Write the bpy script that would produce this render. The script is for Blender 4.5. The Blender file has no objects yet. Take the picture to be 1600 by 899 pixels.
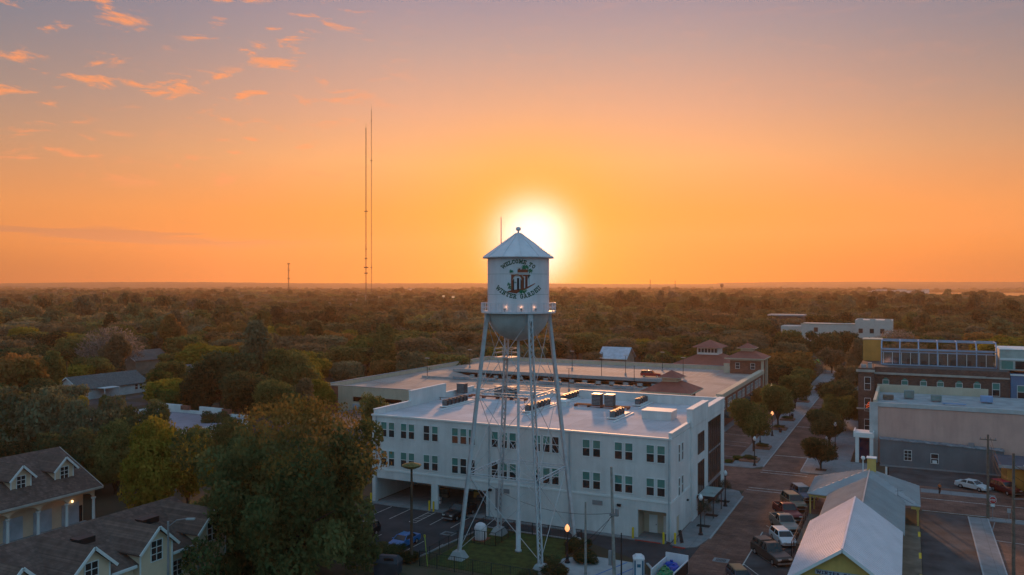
import bpy, bmesh, math, random
import numpy as np
from mathutils import Vector, Matrix
R = math.radians
scn = bpy.context.scene
# ------------------------------------------------------------------ camera
YAW = 25.8                                   # streets run along X and Y; the camera looks 25.8 deg left of +Y
cd = bpy.data.cameras.new('camera'); cam = bpy.data.objects.new('camera', cd)
scn.collection.objects.link(cam); scn.camera = cam
cam.location = (0, 0, 32); cam.rotation_euler = (R(90 - 0.11), 0, R(YAW))
cd.sensor_width = 36; cd.lens = 36 * 1280 / 1600; cd.clip_start = 1; cd.clip_end = 20000
# ------------------------------------------------------------------ sky
SAZ, SEL = R(YAW - 1.5), R(3.0)
sun_dir = Vector((-math.sin(SAZ) * math.cos(SEL), math.cos(SAZ) * math.cos(SEL), math.sin(SEL)))
world = bpy.data.worlds.new('World'); scn.world = world; world.use_nodes = True
nt = world.node_tree; nt.nodes.clear()
def N(t, **k):
    n = nt.nodes.new(t)
    for a, v in k.items(): setattr(n, a, v)
    return n
def lk(a, b): nt.links.new(a, b)
def M(op, *ins, clamp=False):
    n = N('ShaderNodeMath', operation=op); n.use_clamp = clamp
    for i, v in enumerate(ins):
        if isinstance(v, (int, float)): n.inputs[i].default_value = v
        else: lk(v, n.inputs[i])
    return n.outputs[0]
def SS(x, a, b):                              # smooth step of x between a and b
    n = N('ShaderNodeMapRange', interpolation_type='SMOOTHSTEP')
    lk(x, n.inputs['Value']); n.inputs['From Min'].default_value = a; n.inputs['From Max'].default_value = b
    return n.outputs[0]
def srgb(r, g, b):
    f = lambda u: (u / 255 / 12.92) if u / 255 <= .04045 else ((u / 255 + .055) / 1.055) ** 2.4
    return (f(r), f(g), f(b), 1)
def ramp(fac, stops):
    n = N('ShaderNodeValToRGB'); cr = n.color_ramp
    while len(cr.elements) < len(stops): cr.elements.new(.5)
    for e, (p, c) in zip(cr.elements, stops): e.position = p; e.color = c
    lk(fac, n.inputs[0]); return n.outputs[0]
def MIX(f, a, b, mode='MIX'):
    n = N('ShaderNodeMix', data_type='RGBA', blend_type=mode)
    for i, v in ((0, f), (6, a), (7, b)):
        if isinstance(v, (int, float, tuple)): n.inputs[i].default_value = v
        else: lk(v, n.inputs[i])
    return n.outputs[2]
tc = N('ShaderNodeTexCoord'); sep = N('ShaderNodeSeparateXYZ'); lk(tc.outputs['Generated'], sep.inputs[0])
X, Y, Z = sep.outputs
az = M('MULTIPLY', M('SUBTRACT', M('ARCTAN2', M('MULTIPLY', X, -1), Y), SAZ), 180 / math.pi)     # degrees left of the sun
az = M('WRAP', az, 180, -180)
aaz = M('ABSOLUTE', az)
el = M('MULTIPLY', M('ARCSINE', Z), 180 / math.pi)
elf = M('DIVIDE', el, 90)
S = lambda d: d / 90
front = ramp(elf, [(0, srgb(255, 122, 0)), (S(1.6), srgb(255, 128, 0)), (S(5), srgb(255, 154, 48)), (S(8.5), srgb(254, 182, 116)), (S(12), srgb(222, 172, 144)),
                   (S(16), srgb(174, 160, 160)), (S(20), srgb(130, 142, 168)), (S(35), srgb(118, 150, 184)), (1, srgb(118, 166, 204))])
edge = ramp(elf, [(0, srgb(190, 98, 46)), (S(1.2), srgb(190, 104, 44)), (S(2.6), srgb(222, 130, 44)), (S(5), srgb(232, 150, 82)), (S(9), srgb(188, 150, 122)), (S(12), srgb(152, 142, 138)),
                  (S(16), srgb(114, 130, 148)), (S(20), srgb(92, 122, 156)), (S(35), srgb(118, 150, 184)), (1, srgb(118, 166, 204))])
back = ramp(elf, [(0, srgb(122, 170, 194)), (S(10), srgb(136, 196, 222)), (S(30), srgb(130, 194, 230)), (1, srgb(118, 166, 204))])
sky = MIX(SS(aaz, 6, 36), front, edge)
sky = MIX(SS(aaz, 45, 120), sky, back)
# thin sunset clouds: small lit puffs to the left of the sun, faint veils elsewhere, grey bars near the horizon
cmb = N('ShaderNodeCombineXYZ'); lk(M('MULTIPLY', az, .27), cmb.inputs[0]); lk(M('MULTIPLY', el, 1.0), cmb.inputs[1])
n1 = N('ShaderNodeTexNoise'); n1.inputs['Scale'].default_value = 1.0; n1.inputs['Detail'].default_value = 6; n1.inputs['Roughness'].default_value = .62; n1.inputs['Distortion'].default_value = .35
lk(cmb.outputs[0], n1.inputs['Vector'])
cmb3 = N('ShaderNodeCombineXYZ'); lk(M('MULTIPLY', az, .11), cmb3.inputs[0]); lk(M('MULTIPLY', el, .35), cmb3.inputs[1]); cmb3.inputs[2].default_value = 3.3
n3 = N('ShaderNodeTexNoise'); n3.inputs['Scale'].default_value = 1.0; n3.inputs['Detail'].default_value = 3; lk(cmb3.outputs[0], n3.inputs['Vector'])
puff = M('MULTIPLY', SS(n1.outputs[0], .53, .66), M('MULTIPLY', SS(az, 7, 19), M('MULTIPLY', SS(el, 5.0, 8.5), SS(n3.outputs[0], .34, .50))))
veil = M('MULTIPLY', SS(n1.outputs[0], .50, .78), M('MULTIPLY', SS(el, 5, 9), .10))
sky = MIX(veil, sky, srgb(255, 168, 120)); sky = MIX(M('MULTIPLY', puff, .9), sky, srgb(255, 158, 104))
cmb2 = N('ShaderNodeCombineXYZ'); lk(M('MULTIPLY', az, .085), cmb2.inputs[0]); lk(M('MULTIPLY', el, 1.3), cmb2.inputs[1]); cmb2.inputs[2].default_value = 7.7
n2 = N('ShaderNodeTexNoise'); n2.inputs['Scale'].default_value = 1.0; n2.inputs['Detail'].default_value = 4; lk(cmb2.outputs[0], n2.inputs['Vector'])
bar = M('MULTIPLY', SS(n2.outputs[0], .48, .58), M('MULTIPLY', SS(az, 12, 22), M('MULTIPLY', SS(el, 2.2, 2.9), M('SUBTRACT', 1, SS(el, 3.7, 4.5)))))
sky = MIX(M('MULTIPLY', bar, .75), sky, srgb(176, 116, 92))
# glow of the veiled sun
dn = N('ShaderNodeVectorMath', operation='DOT_PRODUCT'); lk(tc.outputs['Generated'], dn.inputs[0]); dn.inputs[1].default_value = sun_dir
ang = M('MULTIPLY', M('ARCCOSINE', M('MINIMUM', dn.outputs['Value'], 1.0)), 180 / math.pi)
g1 = M('EXPONENT', M('MULTIPLY', M('POWER', M('DIVIDE', ang, 6.0), 2), -1))
sky = MIX(M('MULTIPLY', g1, .9), sky, srgb(255, 184, 0))
g2 = M('EXPONENT', M('MULTIPLY', M('POWER', M('DIVIDE', ang, 2.55), 2.5), -1))
sky = MIX(M('MULTIPLY', g2, 1.0), sky, (2.3, 2.2, 2.05, 1))
low = M('MULTIPLY', SS(el, -.5, -6), 1)
sky = MIX(low, sky, (.06, .05, .05, 1))
nis = N('ShaderNodeTexSky', sky_type='NISHITA'); nis.sun_disc = False; nis.sun_elevation = SEL; nis.sun_rotation = 2 * math.pi - SAZ; nis.air_density = 1.0; nis.dust_density = .6
b1 = N('ShaderNodeBackground'); lk(sky, b1.inputs[0]); b1.inputs[1].default_value = 1.04
b2 = N('ShaderNodeBackground'); lk(nis.outputs[0], b2.inputs[0]); b2.inputs[1].default_value = .05
ad = N('ShaderNodeMixShader'); ad.inputs[0].default_value = .12; lk(b1.outputs[0], ad.inputs[1]); lk(b2.outputs[0], ad.inputs[2])
wo = N('ShaderNodeOutputWorld'); lk(ad.outputs[0], wo.inputs[0])
# ------------------------------------------------------------------ sun, exposure
sl = bpy.data.lights.new('sun', 'SUN'); so = bpy.data.objects.new('sun', sl); scn.collection.objects.link(so)
LEL = R(7.3); LAZ = R(YAW - 4.8); ldir = Vector((-math.sin(LAZ) * math.cos(LEL), math.cos(LAZ) * math.cos(LEL), math.sin(LEL)))
so.rotation_euler = ldir.to_track_quat('Z', 'Y').to_euler(); sl.energy = 5.0; sl.color = (1, .44, .17); sl.angle = R(2.5)
scn.render.engine = 'CYCLES'
scn.view_settings.view_transform = 'Standard'; scn.view_settings.look = 'None'; scn.view_settings.exposure = 0; scn.view_settings.gamma = 1
scn.cycles.max_bounces = 6; scn.cycles.transparent_max_bounces = 6; scn.cycles.volume_bounces = 0; scn.cycles.diffuse_bounces = 3; scn.cycles.glossy_bounces = 2
scn.cycles.transmission_bounces = 2; scn.cycles.caustics_reflective = False; scn.cycles.caustics_refractive = False
# ------------------------------------------------------------------ materials
MATS = {}
def mat(name, col, rough=.8, metal=0, var=.12, scale=.6, kind=None, col2=None, emit=None, bump=0, spec=.3):
    if name in MATS: return MATS[name]
    m = bpy.data.materials.new(name); m.use_nodes = True; t = m.node_tree; p = t.nodes['Principled BSDF']
    p.inputs['Roughness'].default_value = rough; p.inputs['Metallic'].default_value = metal
    p.inputs['Specular IOR Level'].default_value = spec
    L = t.links.new; g = t.nodes.new('ShaderNodeNewGeometry')
    c1 = tuple(col) + (1,); c2 = tuple(col2) + (1,) if col2 else tuple(v * (1 - 2.2 * var) for v in col) + (1,)
    if emit: p.inputs['Emission Color'].default_value = tuple(emit[:3]) + (1,); p.inputs['Emission Strength'].default_value = emit[3]
    no = t.nodes.new('ShaderNodeTexNoise'); no.inputs['Scale'].default_value = scale; no.inputs['Detail'].default_value = 7; no.inputs['Roughness'].default_value = .6
    L(g.outputs['Position'], no.inputs['Vector'])
    mr = t.nodes.new('ShaderNodeMapRange'); mr.inputs['From Min'].default_value = .35; mr.inputs['From Max'].default_value = .65; L(no.outputs[0], mr.inputs[0])
    mx = t.nodes.new('ShaderNodeMix'); mx.data_type = 'RGBA'; mx.inputs[6].default_value = c1; mx.inputs[7].default_value = c2
    L(mr.outputs[0], mx.inputs[0]); out = mx.outputs[2]
    if kind in ('brick', 'paver', 'shingle', 'block'):
        b = t.nodes.new('ShaderNodeTexBrick')
        bw, bh, ms, dk = {'brick': (.42, .15, .02, .62), 'paver': (.8, .4, .03, .66), 'shingle': (.34, .17, .012, .75), 'block': (3.0, 3.0, .03, .72)}[kind]
        b.inputs['Brick Width'].default_value = bw; b.inputs['Row Height'].default_value = bh; b.inputs['Mortar Size'].default_value = ms
        b.inputs['Scale'].default_value = 1; b.inputs['Color1'].default_value = (.72, .72, .72, 1); b.inputs['Color2'].default_value = (1.18, 1.15, 1.12, 1); b.inputs['Mortar'].default_value = (dk, dk, dk, 1)
        if kind == 'block': b.offset = 0; b.inputs['Color1'].default_value = (.92, .92, .92, 1); b.inputs['Color2'].default_value = (1.05, 1.05, 1.05, 1)
        if kind in ('brick', 'shingle'):
            sx = t.nodes.new('ShaderNodeSeparateXYZ'); cx = t.nodes.new('ShaderNodeCombineXYZ'); ad2 = t.nodes.new('ShaderNodeMath'); ad2.operation = 'ADD'
            L(g.outputs['Position'], sx.inputs[0]); L(sx.outputs[0], ad2.inputs[0]); L(sx.outputs[1], ad2.inputs[1]); L(ad2.outputs[0], cx.inputs[0]); L(sx.outputs[2], cx.inputs[1]); L(cx.outputs[0], b.inputs['Vector'])
            if kind == 'shingle': L(sx.outputs[1], cx.inputs[0])
        else: L(g.outputs['Position'], b.inputs['Vector'])
        mm = t.nodes.new('ShaderNodeMix'); mm.data_type = 'RGBA'; mm.blend_type = 'MULTIPLY'; mm.inputs[0].default_value = 1
        L(out, mm.inputs[6]); L(b.outputs[0], mm.inputs[7]); out = mm.outputs[2]
    if kind == 'streak':
        sx = t.nodes.new('ShaderNodeMapping'); sx.inputs['Scale'].default_value = (.5, .5, .06); L(g.outputs['Position'], sx.inputs[0])
        n2_ = t.nodes.new('ShaderNodeTexNoise'); n2_.inputs['Scale'].default_value = 1.4; n2_.inputs['Detail'].default_value = 8; n2_.inputs['Roughness'].default_value = .7; L(sx.outputs[0], n2_.inputs['Vector'])
        m2 = t.nodes.new('ShaderNodeMapRange'); m2.inputs['From Min'].default_value = .42; m2.inputs['From Max'].default_value = .72; m2.inputs['To Max'].default_value = .36; L(n2_.outputs[0], m2.inputs[0])
        mm = t.nodes.new('ShaderNodeMix'); mm.data_type = 'RGBA'; L(m2.outputs[0], mm.inputs[0]); L(out, mm.inputs[6]); mm.inputs[7].default_value = tuple(v * .5 for v in col) + (1,); out = mm.outputs[2]
    L(out, p.inputs['Base Color'])
    if bump:
        bp = t.nodes.new('ShaderNodeBump'); bp.inputs['Strength'].default_value = bump; n4 = t.nodes.new('ShaderNodeTexNoise'); n4.inputs['Scale'].default_value = 6; n4.inputs['Detail'].default_value = 6
        L(g.outputs['Position'], n4.inputs['Vector']); L(n4.outputs[0], bp.inputs['Height']); L(bp.outputs[0], p.inputs['Normal'])
    MATS[name] = m; return m
def glassmat(name, col, rough=.08):
    m = mat(name, col, rough, 0, .25, .5); m.node_tree.nodes['Principled BSDF'].inputs['Specular IOR Level'].default_value = .45; return m
W_PAINT = mat('white_stucco', (.69, .69, .69), .85, var=.07, scale=.35, kind='streak')
W_TRIM = mat('white_trim', (.72, .73, .73), .6, var=.05)
W_ROOF = mat('white_membrane', (.60, .57, .60), .95, var=.10, scale=.25, kind='block')
T_WHITE = mat('tank_white', (.74, .70, .74), .5, var=.05, scale=.5, kind='streak')
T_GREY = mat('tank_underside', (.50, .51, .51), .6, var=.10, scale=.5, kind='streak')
STEEL = mat('painted_steel', (.52, .53, .56), .55, var=.10, scale=1.5)
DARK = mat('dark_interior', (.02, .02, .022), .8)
BLACK = mat('black_metal', (.02, .02, .022), .5)
GLASS = glassmat('window_glass', (.035, .045, .05))
BLIND = mat('green_blind', (.07, .25, .22), .5, var=.1)
BRONZE = glassmat('bronze_glass', (.05, .045, .042), .15)
GREYMET = mat('grey_metal', (.28, .29, .31), .5, .3, var=.12)
RUST = mat('rust_steel', (.32, .10, .06), .8, var=.15)
CONC = mat('concrete', (.23, .24, .25), .9, var=.10, scale=.8, kind='block')
CONCW = mat('pale_concrete', (.36, .37, .38), .9, var=.08, scale=.8)
DECK = mat('garage_deck', (.42, .345, .31), .9, var=.13, scale=.12, kind='block')
CREAM = mat('cream_stucco', (.56, .47, .36), .85, var=.05, kind='streak')
YCREAM = mat('yellow_cream_siding', (.72, .55, .40), .8, var=.05)
YELLOW = mat('yellow_board', (.68, .47, .15), .75, var=.06, kind='streak')
YPAINT = mat('yellow_paint', (.75, .50, .03), .6, var=.05)
BRICK = mat('red_brick', (.32, .125, .085), .9, var=.12, kind='brick')
BRICKD = mat('brown_brick', (.17, .105, .09), .9, var=.14, kind='brick')
PAVER = mat('brick_paving', (.225, .115, .088), .9, var=.24, scale=.25, kind='paver', bump=.2)
ASPH = mat('asphalt', (.050, .052, .058), .9, var=.18, scale=.35, bump=.25)
ASPHB = mat('old_asphalt', (.085, .082, .085), .9, var=.26, scale=.3, bump=.25)
LINE = mat('road_paint', (.55, .55, .53), .8, var=.22, scale=2.5)
BLUEL = mat('blue_paint', (.05, .16, .45), .8, var=.15)
REDK = mat('red_kerb', (.45, .06, .05), .8, var=.15)
GRASS = mat('lawn_grass', (.060, .085, .018), .95, var=.25, scale=1.2, bump=.6)
DIRT = mat('dry_ground', (.10, .078, .055), .95, var=.2, scale=.3, col2=(.05, .06, .022), bump=.5)
GROUND = mat('forest_floor', (.045, .042, .025), .95, var=.3, scale=.05, col2=(.07, .05, .03))
SHING = mat('brown_shingle', (.150, .098, .082), .9, var=.16, scale=1.2, kind='shingle')
SHINGG = mat('green_shingle', (.10, .14, .15), .9, var=.1, kind='shingle')
REDTILE = mat('red_metal_tile', (.30, .095, .07), .65, var=.10, scale=.5)
METROOF = mat('pale_metal_roof', (.80, .69, .72), .62, .1, var=.05, scale=.5)
METROOFD = mat('weathered_metal_roof', (.38, .385, .40), .65, .1, var=.08, scale=.5)
PINK = mat('pink_stucco', (.66, .40, .34), .9, var=.06, scale=.3, kind='streak')
GREYW = mat('grey_block', (.155, .18, .20), .9, var=.08, scale=.4, kind='streak')
BLUEW = mat('blue_wall', (.10, .20, .34), .85)
OCHRE = mat('ochre_wall', (.66, .31, .08), .85, var=.08, kind='streak')
WOOD = mat('weathered_wood', (.17, .145, .12), .9, var=.2, scale=2)
WOODP = mat('pale_pole_wood', (.30, .29, .27), .9, var=.15, scale=2)
RUBBER = mat('rubber', (.015, .015, .016), .85)
RIM = mat('wheel_rim', (.5, .5, .52), .35, .7)
BARK = mat('bark', (.075, .06, .048), .95, var=.2, scale=3)
CARGL = glassmat('car_glass', (.02, .03, .035), .05)
HEADL = mat('headlight', (.6, .6, .58), .2)
TAILL = mat('taillight', (.35, .01, .01), .3)
SKYBLUE = mat('blue_steel', (.24, .38, .62), .5, var=.1)
# ------------------------------------------------------------------ mesh builder
C = scn.collection
class MB:
    def __init__(s): s.v = []; s.f = []
    def add(s, vs, fs):
        o = len(s.v); s.v += [tuple(v) for v in vs]; s.f += [tuple(i + o for i in f) for f in fs]; return s
    def box(s, x0, x1, y0, y1, z0, z1):
        return s.add([(x0, y0, z0), (x1, y0, z0), (x1, y1, z0), (x0, y1, z0), (x0, y0, z1), (x1, y0, z1), (x1, y1, z1), (x0, y1, z1)],
                     [(3, 2, 1, 0), (4, 5, 6, 7), (0, 1, 5, 4), (1, 2, 6, 5), (2, 3, 7, 6), (3, 0, 4, 7)])
    def poly(s, pts): return s.add(pts, [tuple(range(len(pts)))])
    def prism(s, pts, d):                    # polygon pts extruded by vector d
        n = len(pts); d = Vector(d); a = [Vector(p) for p in pts]; b = [p + d for p in a]
        return s.add(a + b, [tuple(range(n))[::-1], tuple(range(n, 2 * n))] + [(i, (i + 1) % n, n + (i + 1) % n, n + i) for i in range(n)])
    def frust(s, a, b):                      # two rings of equal length
        n = len(a)
        return s.add(list(a) + list(b), [tuple(range(n))[::-1], tuple(range(n, 2 * n))] + [(i, (i + 1) % n, n + (i + 1) % n, n + i) for i in range(n)])
    def beam(s, p, q, w, h=None, up=(0, 0, 1)):
        h = h or w; p = Vector(p); q = Vector(q); d = (q - p).normalized(); up = Vector(up)
        if abs(d.dot(up)) > .98: up = Vector((1, 0, 0))
        x = d.cross(up).normalized() * w / 2; y = x.cross(d).normalized() * h / 2
        return s.frust([p - x - y, p + x - y, p + x + y, p - x + y], [q - x - y, q + x - y, q + x + y, q - x + y])
    def tube(s, p, q, r, r2=None, n=8):
        r2 = r if r2 is None else r2; p = Vector(p); q = Vector(q); d = (q - p).normalized(); up = Vector((0, 0, 1)) if abs(d.z) < .95 else Vector((1, 0, 0))
        x = d.cross(up).normalized(); y = x.cross(d)
        cs = [(math.cos(2 * math.pi * i / n), math.sin(2 * math.pi * i / n)) for i in range(n)]
        return s.frust([p + (x * c + y * e) * r for c, e in cs], [q + (x * c + y * e) * r2 for c, e in cs])
    def lathe(s, prof, c=(0, 0, 0), n=24, cap=True):
        vs = []; fs = []
        for r, z in prof:
            for i in range(n): a = 2 * math.pi * i / n; vs.append((c[0] + r * math.cos(a), c[1] + r * math.sin(a), c[2] + z))
        for k in range(len(prof) - 1):
            for i in range(n): j = (i + 1) % n; fs.append((k * n + i, k * n + j, (k + 1) * n + j, (k + 1) * n + i))
        if cap: fs.append(tuple(range(n))[::-1]); fs.append(tuple(range((len(prof) - 1) * n, len(prof) * n)))
        return s.add(vs, fs)
    def build(s, name, m, parent=None, world=True, smooth=False, bevel=0):
        me = bpy.data.meshes.new(name); v = s.v
        if parent is not None and world:
            o = ORG.get(parent.name, Vector((0, 0, 0))); v = [(a - o[0], b - o[1], c - o[2]) for a, b, c in v]
        me.from_pydata([tuple(p) for p in v], [], s.f); me.update()
        bm = bmesh.new(); bm.from_mesh(me)
        if bevel: bmesh.ops.bevel(bm, geom=list(bm.edges), offset=bevel, segments=2, affect='EDGES', clamp_overlap=True)
        bmesh.ops.recalc_face_normals(bm, faces=bm.faces); bm.to_mesh(me); bm.free()
        if smooth: me.shade_smooth()
        me.materials.append(m); ob = bpy.data.objects.new(name, me); C.objects.link(ob)
        if parent is not None: ob.parent = parent; ORG[ob.name] = ORG.get(parent.name, Vector((0, 0, 0))) if world else Vector((0, 0, 0))
        return ob
ORG = {}
def tag(o, label, cat, group=None, kind=None):
    o['label'] = label; o['category'] = cat
    if group: o['group'] = group
    if kind: o['kind'] = kind
    return o
def thing(name, label, cat, loc=(0, 0, 0), rz=0, group=None):
    o = bpy.data.objects.new(name, None); C.objects.link(o); o.location = loc; o.rotation_euler = (0, 0, rz); o.empty_display_size = .5
    ORG[o.name] = Vector(loc); return tag(o, label, cat, group)
def struct(name, mb, m):
    o = mb.build(name, m); o['kind'] = 'structure'; return o
def copy_tree(o, label=None, loc=None, rz=None, sc=None, parent=None):
    c = o.copy(); C.objects.link(c)
    if parent is not None: c.parent = parent
    if label: c['label'] = label
    if loc is not None: c.location = loc
    if rz is not None: c.rotation_euler = (0, 0, rz)
    if sc is not None: c.scale = (sc, sc, sc) if isinstance(sc, (int, float)) else sc
    for ch in [x for x in KIDS(o)]: copy_tree(ch, parent=c)
    return c
def KIDS(o): return [x for x in bpy.data.objects if x.parent == o] if len(bpy.data.objects) < 400 else list(o.children)
def sheet(mb, x0, x1, y0, y1, z): return mb.poly([(x0, y0, z), (x1, y0, z), (x1, y1, z), (x0, y1, z)])
cy, sy = math.cos(R(YAW)), math.sin(R(YAW))
def cam2w(Xc, Yc): return (Xc * cy - Yc * sy, Xc * sy + Yc * cy)      # metres right / ahead of the camera -> town grid
def at(px, Yd): return cam2w((px - 800) / 1280 * Yd, Yd)
# ================================================================== GROUND, ROADS
g = MB(); g.poly([(-6400, -1500, 0), (6400, -1500, 0), (6400, 6400, 0), (-6400, 6400, 0)]); struct('ground', g, GROUND)
g = MB(); sheet(g, -80, -27, 50, 91.5, .004); struct('dirt_yard', g, DIRT)
g = MB(); g.poly([(-82, 81, .008), (-52, 81, .008), (-50.5, 96.2, .008), (-36, 96.2, .008), (-27, 91.6, .008), (-23.4, 88, .008), (-23.4, 50, .008), (-20, 50, .008), (-20, 102, .008), (-82, 102, .008)]); struct('asphalt_lot', g, ASPH)
g = MB(); sheet(g, -23, -9, 50, 131, .012); sheet(g, -40, 40, 131, 147.6, .012); sheet(g, -23, -15.6, 147.6, 330, .012); sheet(g, -38.5, -28.4, 147.6, 250, .012); sheet(g, -15.6, -8, 170, 330, .012)
struct('brick_street', g, PAVER)
g = MB(); sheet(g, -160, -40, 133, 147.6, .012); sheet(g, -225, -185, 150, 158, .012); sheet(g, -203, -198, 120, 200, .016); sheet(g, -120, -40, 252, 262, .012); struct('side_road', g, ASPHB)
g = MB(); sheet(g, -3, 45, 146.5, 160.5, .016); sheet(g, 1.5, 7.6, 50, 130, .016); sheet(g, 40, 60, 50, 160, .016); struct('asphalt_street', g, ASPHB)
g = MB(); sheet(g, 9.9, 40, 50, 128.3, .016); struct('brick_side_street', g, PAVER)
g = MB(); g.poly([(-17, 50, .018), (-9, 50, .018), (-9, 111, .018), (-17, 110, .018)]); struct('parking_apron', g, ASPHB)
g = MB()
g.box(7.6, 9.8, 50, 129.4, 0, .13); g.box(-16.6, -5.2, 147.8, 160.3, 0, .12); g.box(-15.5, -9.4, 160.3, 330, 0, .12)
g.box(-28.4, -23.1, 149.5, 330, 0, .12); g.box(-38.2, -36, 150, 250, 0, .12)
g.prism([(-26.4, 99.6, 0), (-24.5, 98.9, 0), (-23.2, 100, 0), (-22.6, 104, 0), (-22.6, 127, 0), (-23.6, 130, 0), (-26.5, 131.4, 0), (-38, 131.6, 0), (-38, 131.9, 0), (-26.4, 131.9, 0)][:7] + [(-26.5, 131.4, 0)], (0, 0, .12))
g.prism([(-38.2, 147.8, 0), (-29, 147.4, 0), (-24.6, 147.6, 0), (-23.2, 149.5, 0), (-28.4, 149.5, 0), (-38.2, 149.5, 0)], (0, 0, .12))
g.box(-71.5, -52, 99.5, 100.5, 0, .10); g.box(-52, -27, 99.5, 100.5, 0, .12)
g.box(-4.5, 30, 159.6, 160.4, 0, .14); g.box(9.9, 40, 128.4, 130, 0, .10)
struct('sidewalk', g, CONC)
g = MB(); g.box(-22.62, -22.4, 104, 127, 0, .125); g.box(-23.1, -22.9, 149.5, 330, 0, .125); g.box(-15.62, -15.45, 161, 330, 0, .125); g.box(-16.75, -16.55, 149, 160.3, 0, .125)
g.box(7.45, 7.6, 50, 129.4, 0, .135); g.box(9.8, 9.95, 50, 129.4, 0, .135); g.beam((-25, 88.5, .06), (-23.3, 60, .06), .3, .13); g.beam((-27, 91.6, .06), (-25, 88.5, .06), .3, .13)
g.beam((-52, 81, .07), (-50.4, 96.2, .07), .18, .14); g.beam((-50.4, 96.2, .07), (-36, 96.2, .07), .18, .14)
struct('kerb', g, CONCW)
g = MB()                                  # parking bays, crosswalk and stop lines
for a in (-70.5, -67.3, -64.1, -57.6, -54.4): g.beam((a, 93.9, .014), (a - .1, 99.3, .014), .12, .004)
for a in (-60.9, -59.9): g.beam((a, 93.9, .014), (a - .1, 99.3, .014), .12, .004)
for k in range(4): g.beam((-60.9, 94.2 + k * 1.3, .014), (-59.9, 95.3 + k * 1.3, .014), .10, .004)
g.beam((-60.9, 93.9, .018), (-59.9, 93.9, .018), .1, .004)
for a in (-64.2, -61, -57.8, -54.6, -51.8): g.beam((a, 82.2, .014), (a, 87.6, .014), .12, .004)
for b in (131.9, 133.5, 145.2, 147.0): g.beam((-22.8, b, .018), (-15.2, b, .018), .22, .004)
for b in (130.6, 138.2): g.beam((1.8, b, .022), (38, b, .022), .2, .004)
g.beam((-17.1, 50, .022), (-17, 110, .022), .14, .004)
for k in range(10): g.beam((-17, 74 + k * 5.6, .024), (-13.4, 74 + k * 5.6 - 5.1, .024), .1, .004)
g.beam((-13.2, 88.8 - 1, .02), (-13.2, 87.9, .02), .2, .004)
for b in (153, 157, 168, 172, 180): g.beam((-37, b, .018), (-29, b - 1, .018), .12, .004)
g.beam((10, 119, .022), (18, 118.4, .022), .14, .004)
for b in (161, 196, 230): g.beam((-22.8, b, .018), (-15.8, b, .018), .3, .004)
struct('road_markings', g, LINE)
g = MB(); g.beam((10.6, 128.2, .02), (10, 124, .02), .12, .004); g.box(1.8, 12, 142, 144.6, .016, .03); g.box(-27.2, -22.6, 87.2, 88.1, .012, .02); g.box(-25.8, -24.9, 84.6, 87.2, .012, .02); struct('pale_paving', g, CONC)
g = MB(); g.prism([(-50, 80.6, 0), (-36.5, 80.6, 0), (-36.5, 95.9, 0), (-50, 95.9, 0)], (0, 0, .05)); o = struct('lawn', g, GRASS)
g = MB(); g.prism([(-36.4, 76, 0), (-27.4, 76, 0), (-27.2, 91.2, 0), (-34.2, 91.4, 0), (-36.4, 89, 0)], (0, 0, .045)); g.prism([(-44, 70, 0), (-36.4, 70, 0), (-36.4, 80.3, 0), (-38, 80.3, 0)], (0, 0, .04)); struct('concrete_pad', g, CONCW)
g = MB()
for a in (-31.4, -29.6): g.beam((a, 84.4, .05), (a + 2.2, 91, .05), .16, .006)
struct('blue_bay_lines', g, BLUEL)
g = MB(); g.box(-30.9, -27.6, 99.42, 99.5, .0, .13); g.box(-25.9, -24.4, 98.7, 98.95, .0, .13); struct('red_kerb_line', g, REDK)
# storm drains
for i, (x, y, l) in enumerate([(-53.4, 91.6, 'square storm drain in the dark parking lot left of the tower'), (-19.6, 96.5, 'storm drain grate in the brick street near its left kerb')]):
    t = thing('storm_drain', l, 'drain', (x, y, .02)); MB().box(-.9, .9, -.7, .7, 0, .02).build('apron', CONC, t, False); m = MB()
    for k in range(7): m.box(-.55 + k * .17, -.47 + k * .17, -.4, .4, .02, .05)
    m.build('grate', BLACK, t, False)
# hills on the skyline, distant lake
g = MB(); rnd = random.Random(5)
for row, (Yd, base, amp) in enumerate([(4300, 30, 9), (5200, 42, 8), (6000, 53, 10)]):
    n = 260; pts = []
    for i in range(n + 1):
        u = -1 + 2 * i / n; x = u * Yd * .85
        hgt = base + amp * (math.sin(u * 5 + row * 2) * .5 + math.sin(u * 13 + row) * .3) + rnd.uniform(-1.2, 1.2) + (6 if (u > .3 and row == 2) else 0) - (10 if (row == 0 and u > .45) else 0)
        pts.append((x, hgt))
    vs = []
    for (x, h) in pts:
        for (dy, f) in ((-400, 0), (-150, .75), (0, 1), (250, 0)):
            w = cam2w(x, Yd + dy); vs.append((w[0], w[1], max(.3, h * f) if f else -.5))
    fs = [(i * 4 + k, i * 4 + k + 1, (i + 1) * 4 + k + 1, (i + 1) * 4 + k) for i in range(n) for k in range(3)]
    g.add(vs, fs)
struct('hills', g, mat('far_woodland', (.045, .042, .026), .95, var=.3, scale=.01))
g = MB(); lk_ = [at(1412, 3650), at(1500, 2500), at(1700, 2150), at(2000, 2300), at(2000, 3700), at(1700, 3900)]
g.poly([(x, y, .6) for x, y in lk_]); LAKE = lk_
struct('lake_water', g, mat('lake_surface', (.02, .03, .04), .12, var=.1, spec=.6))
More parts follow.
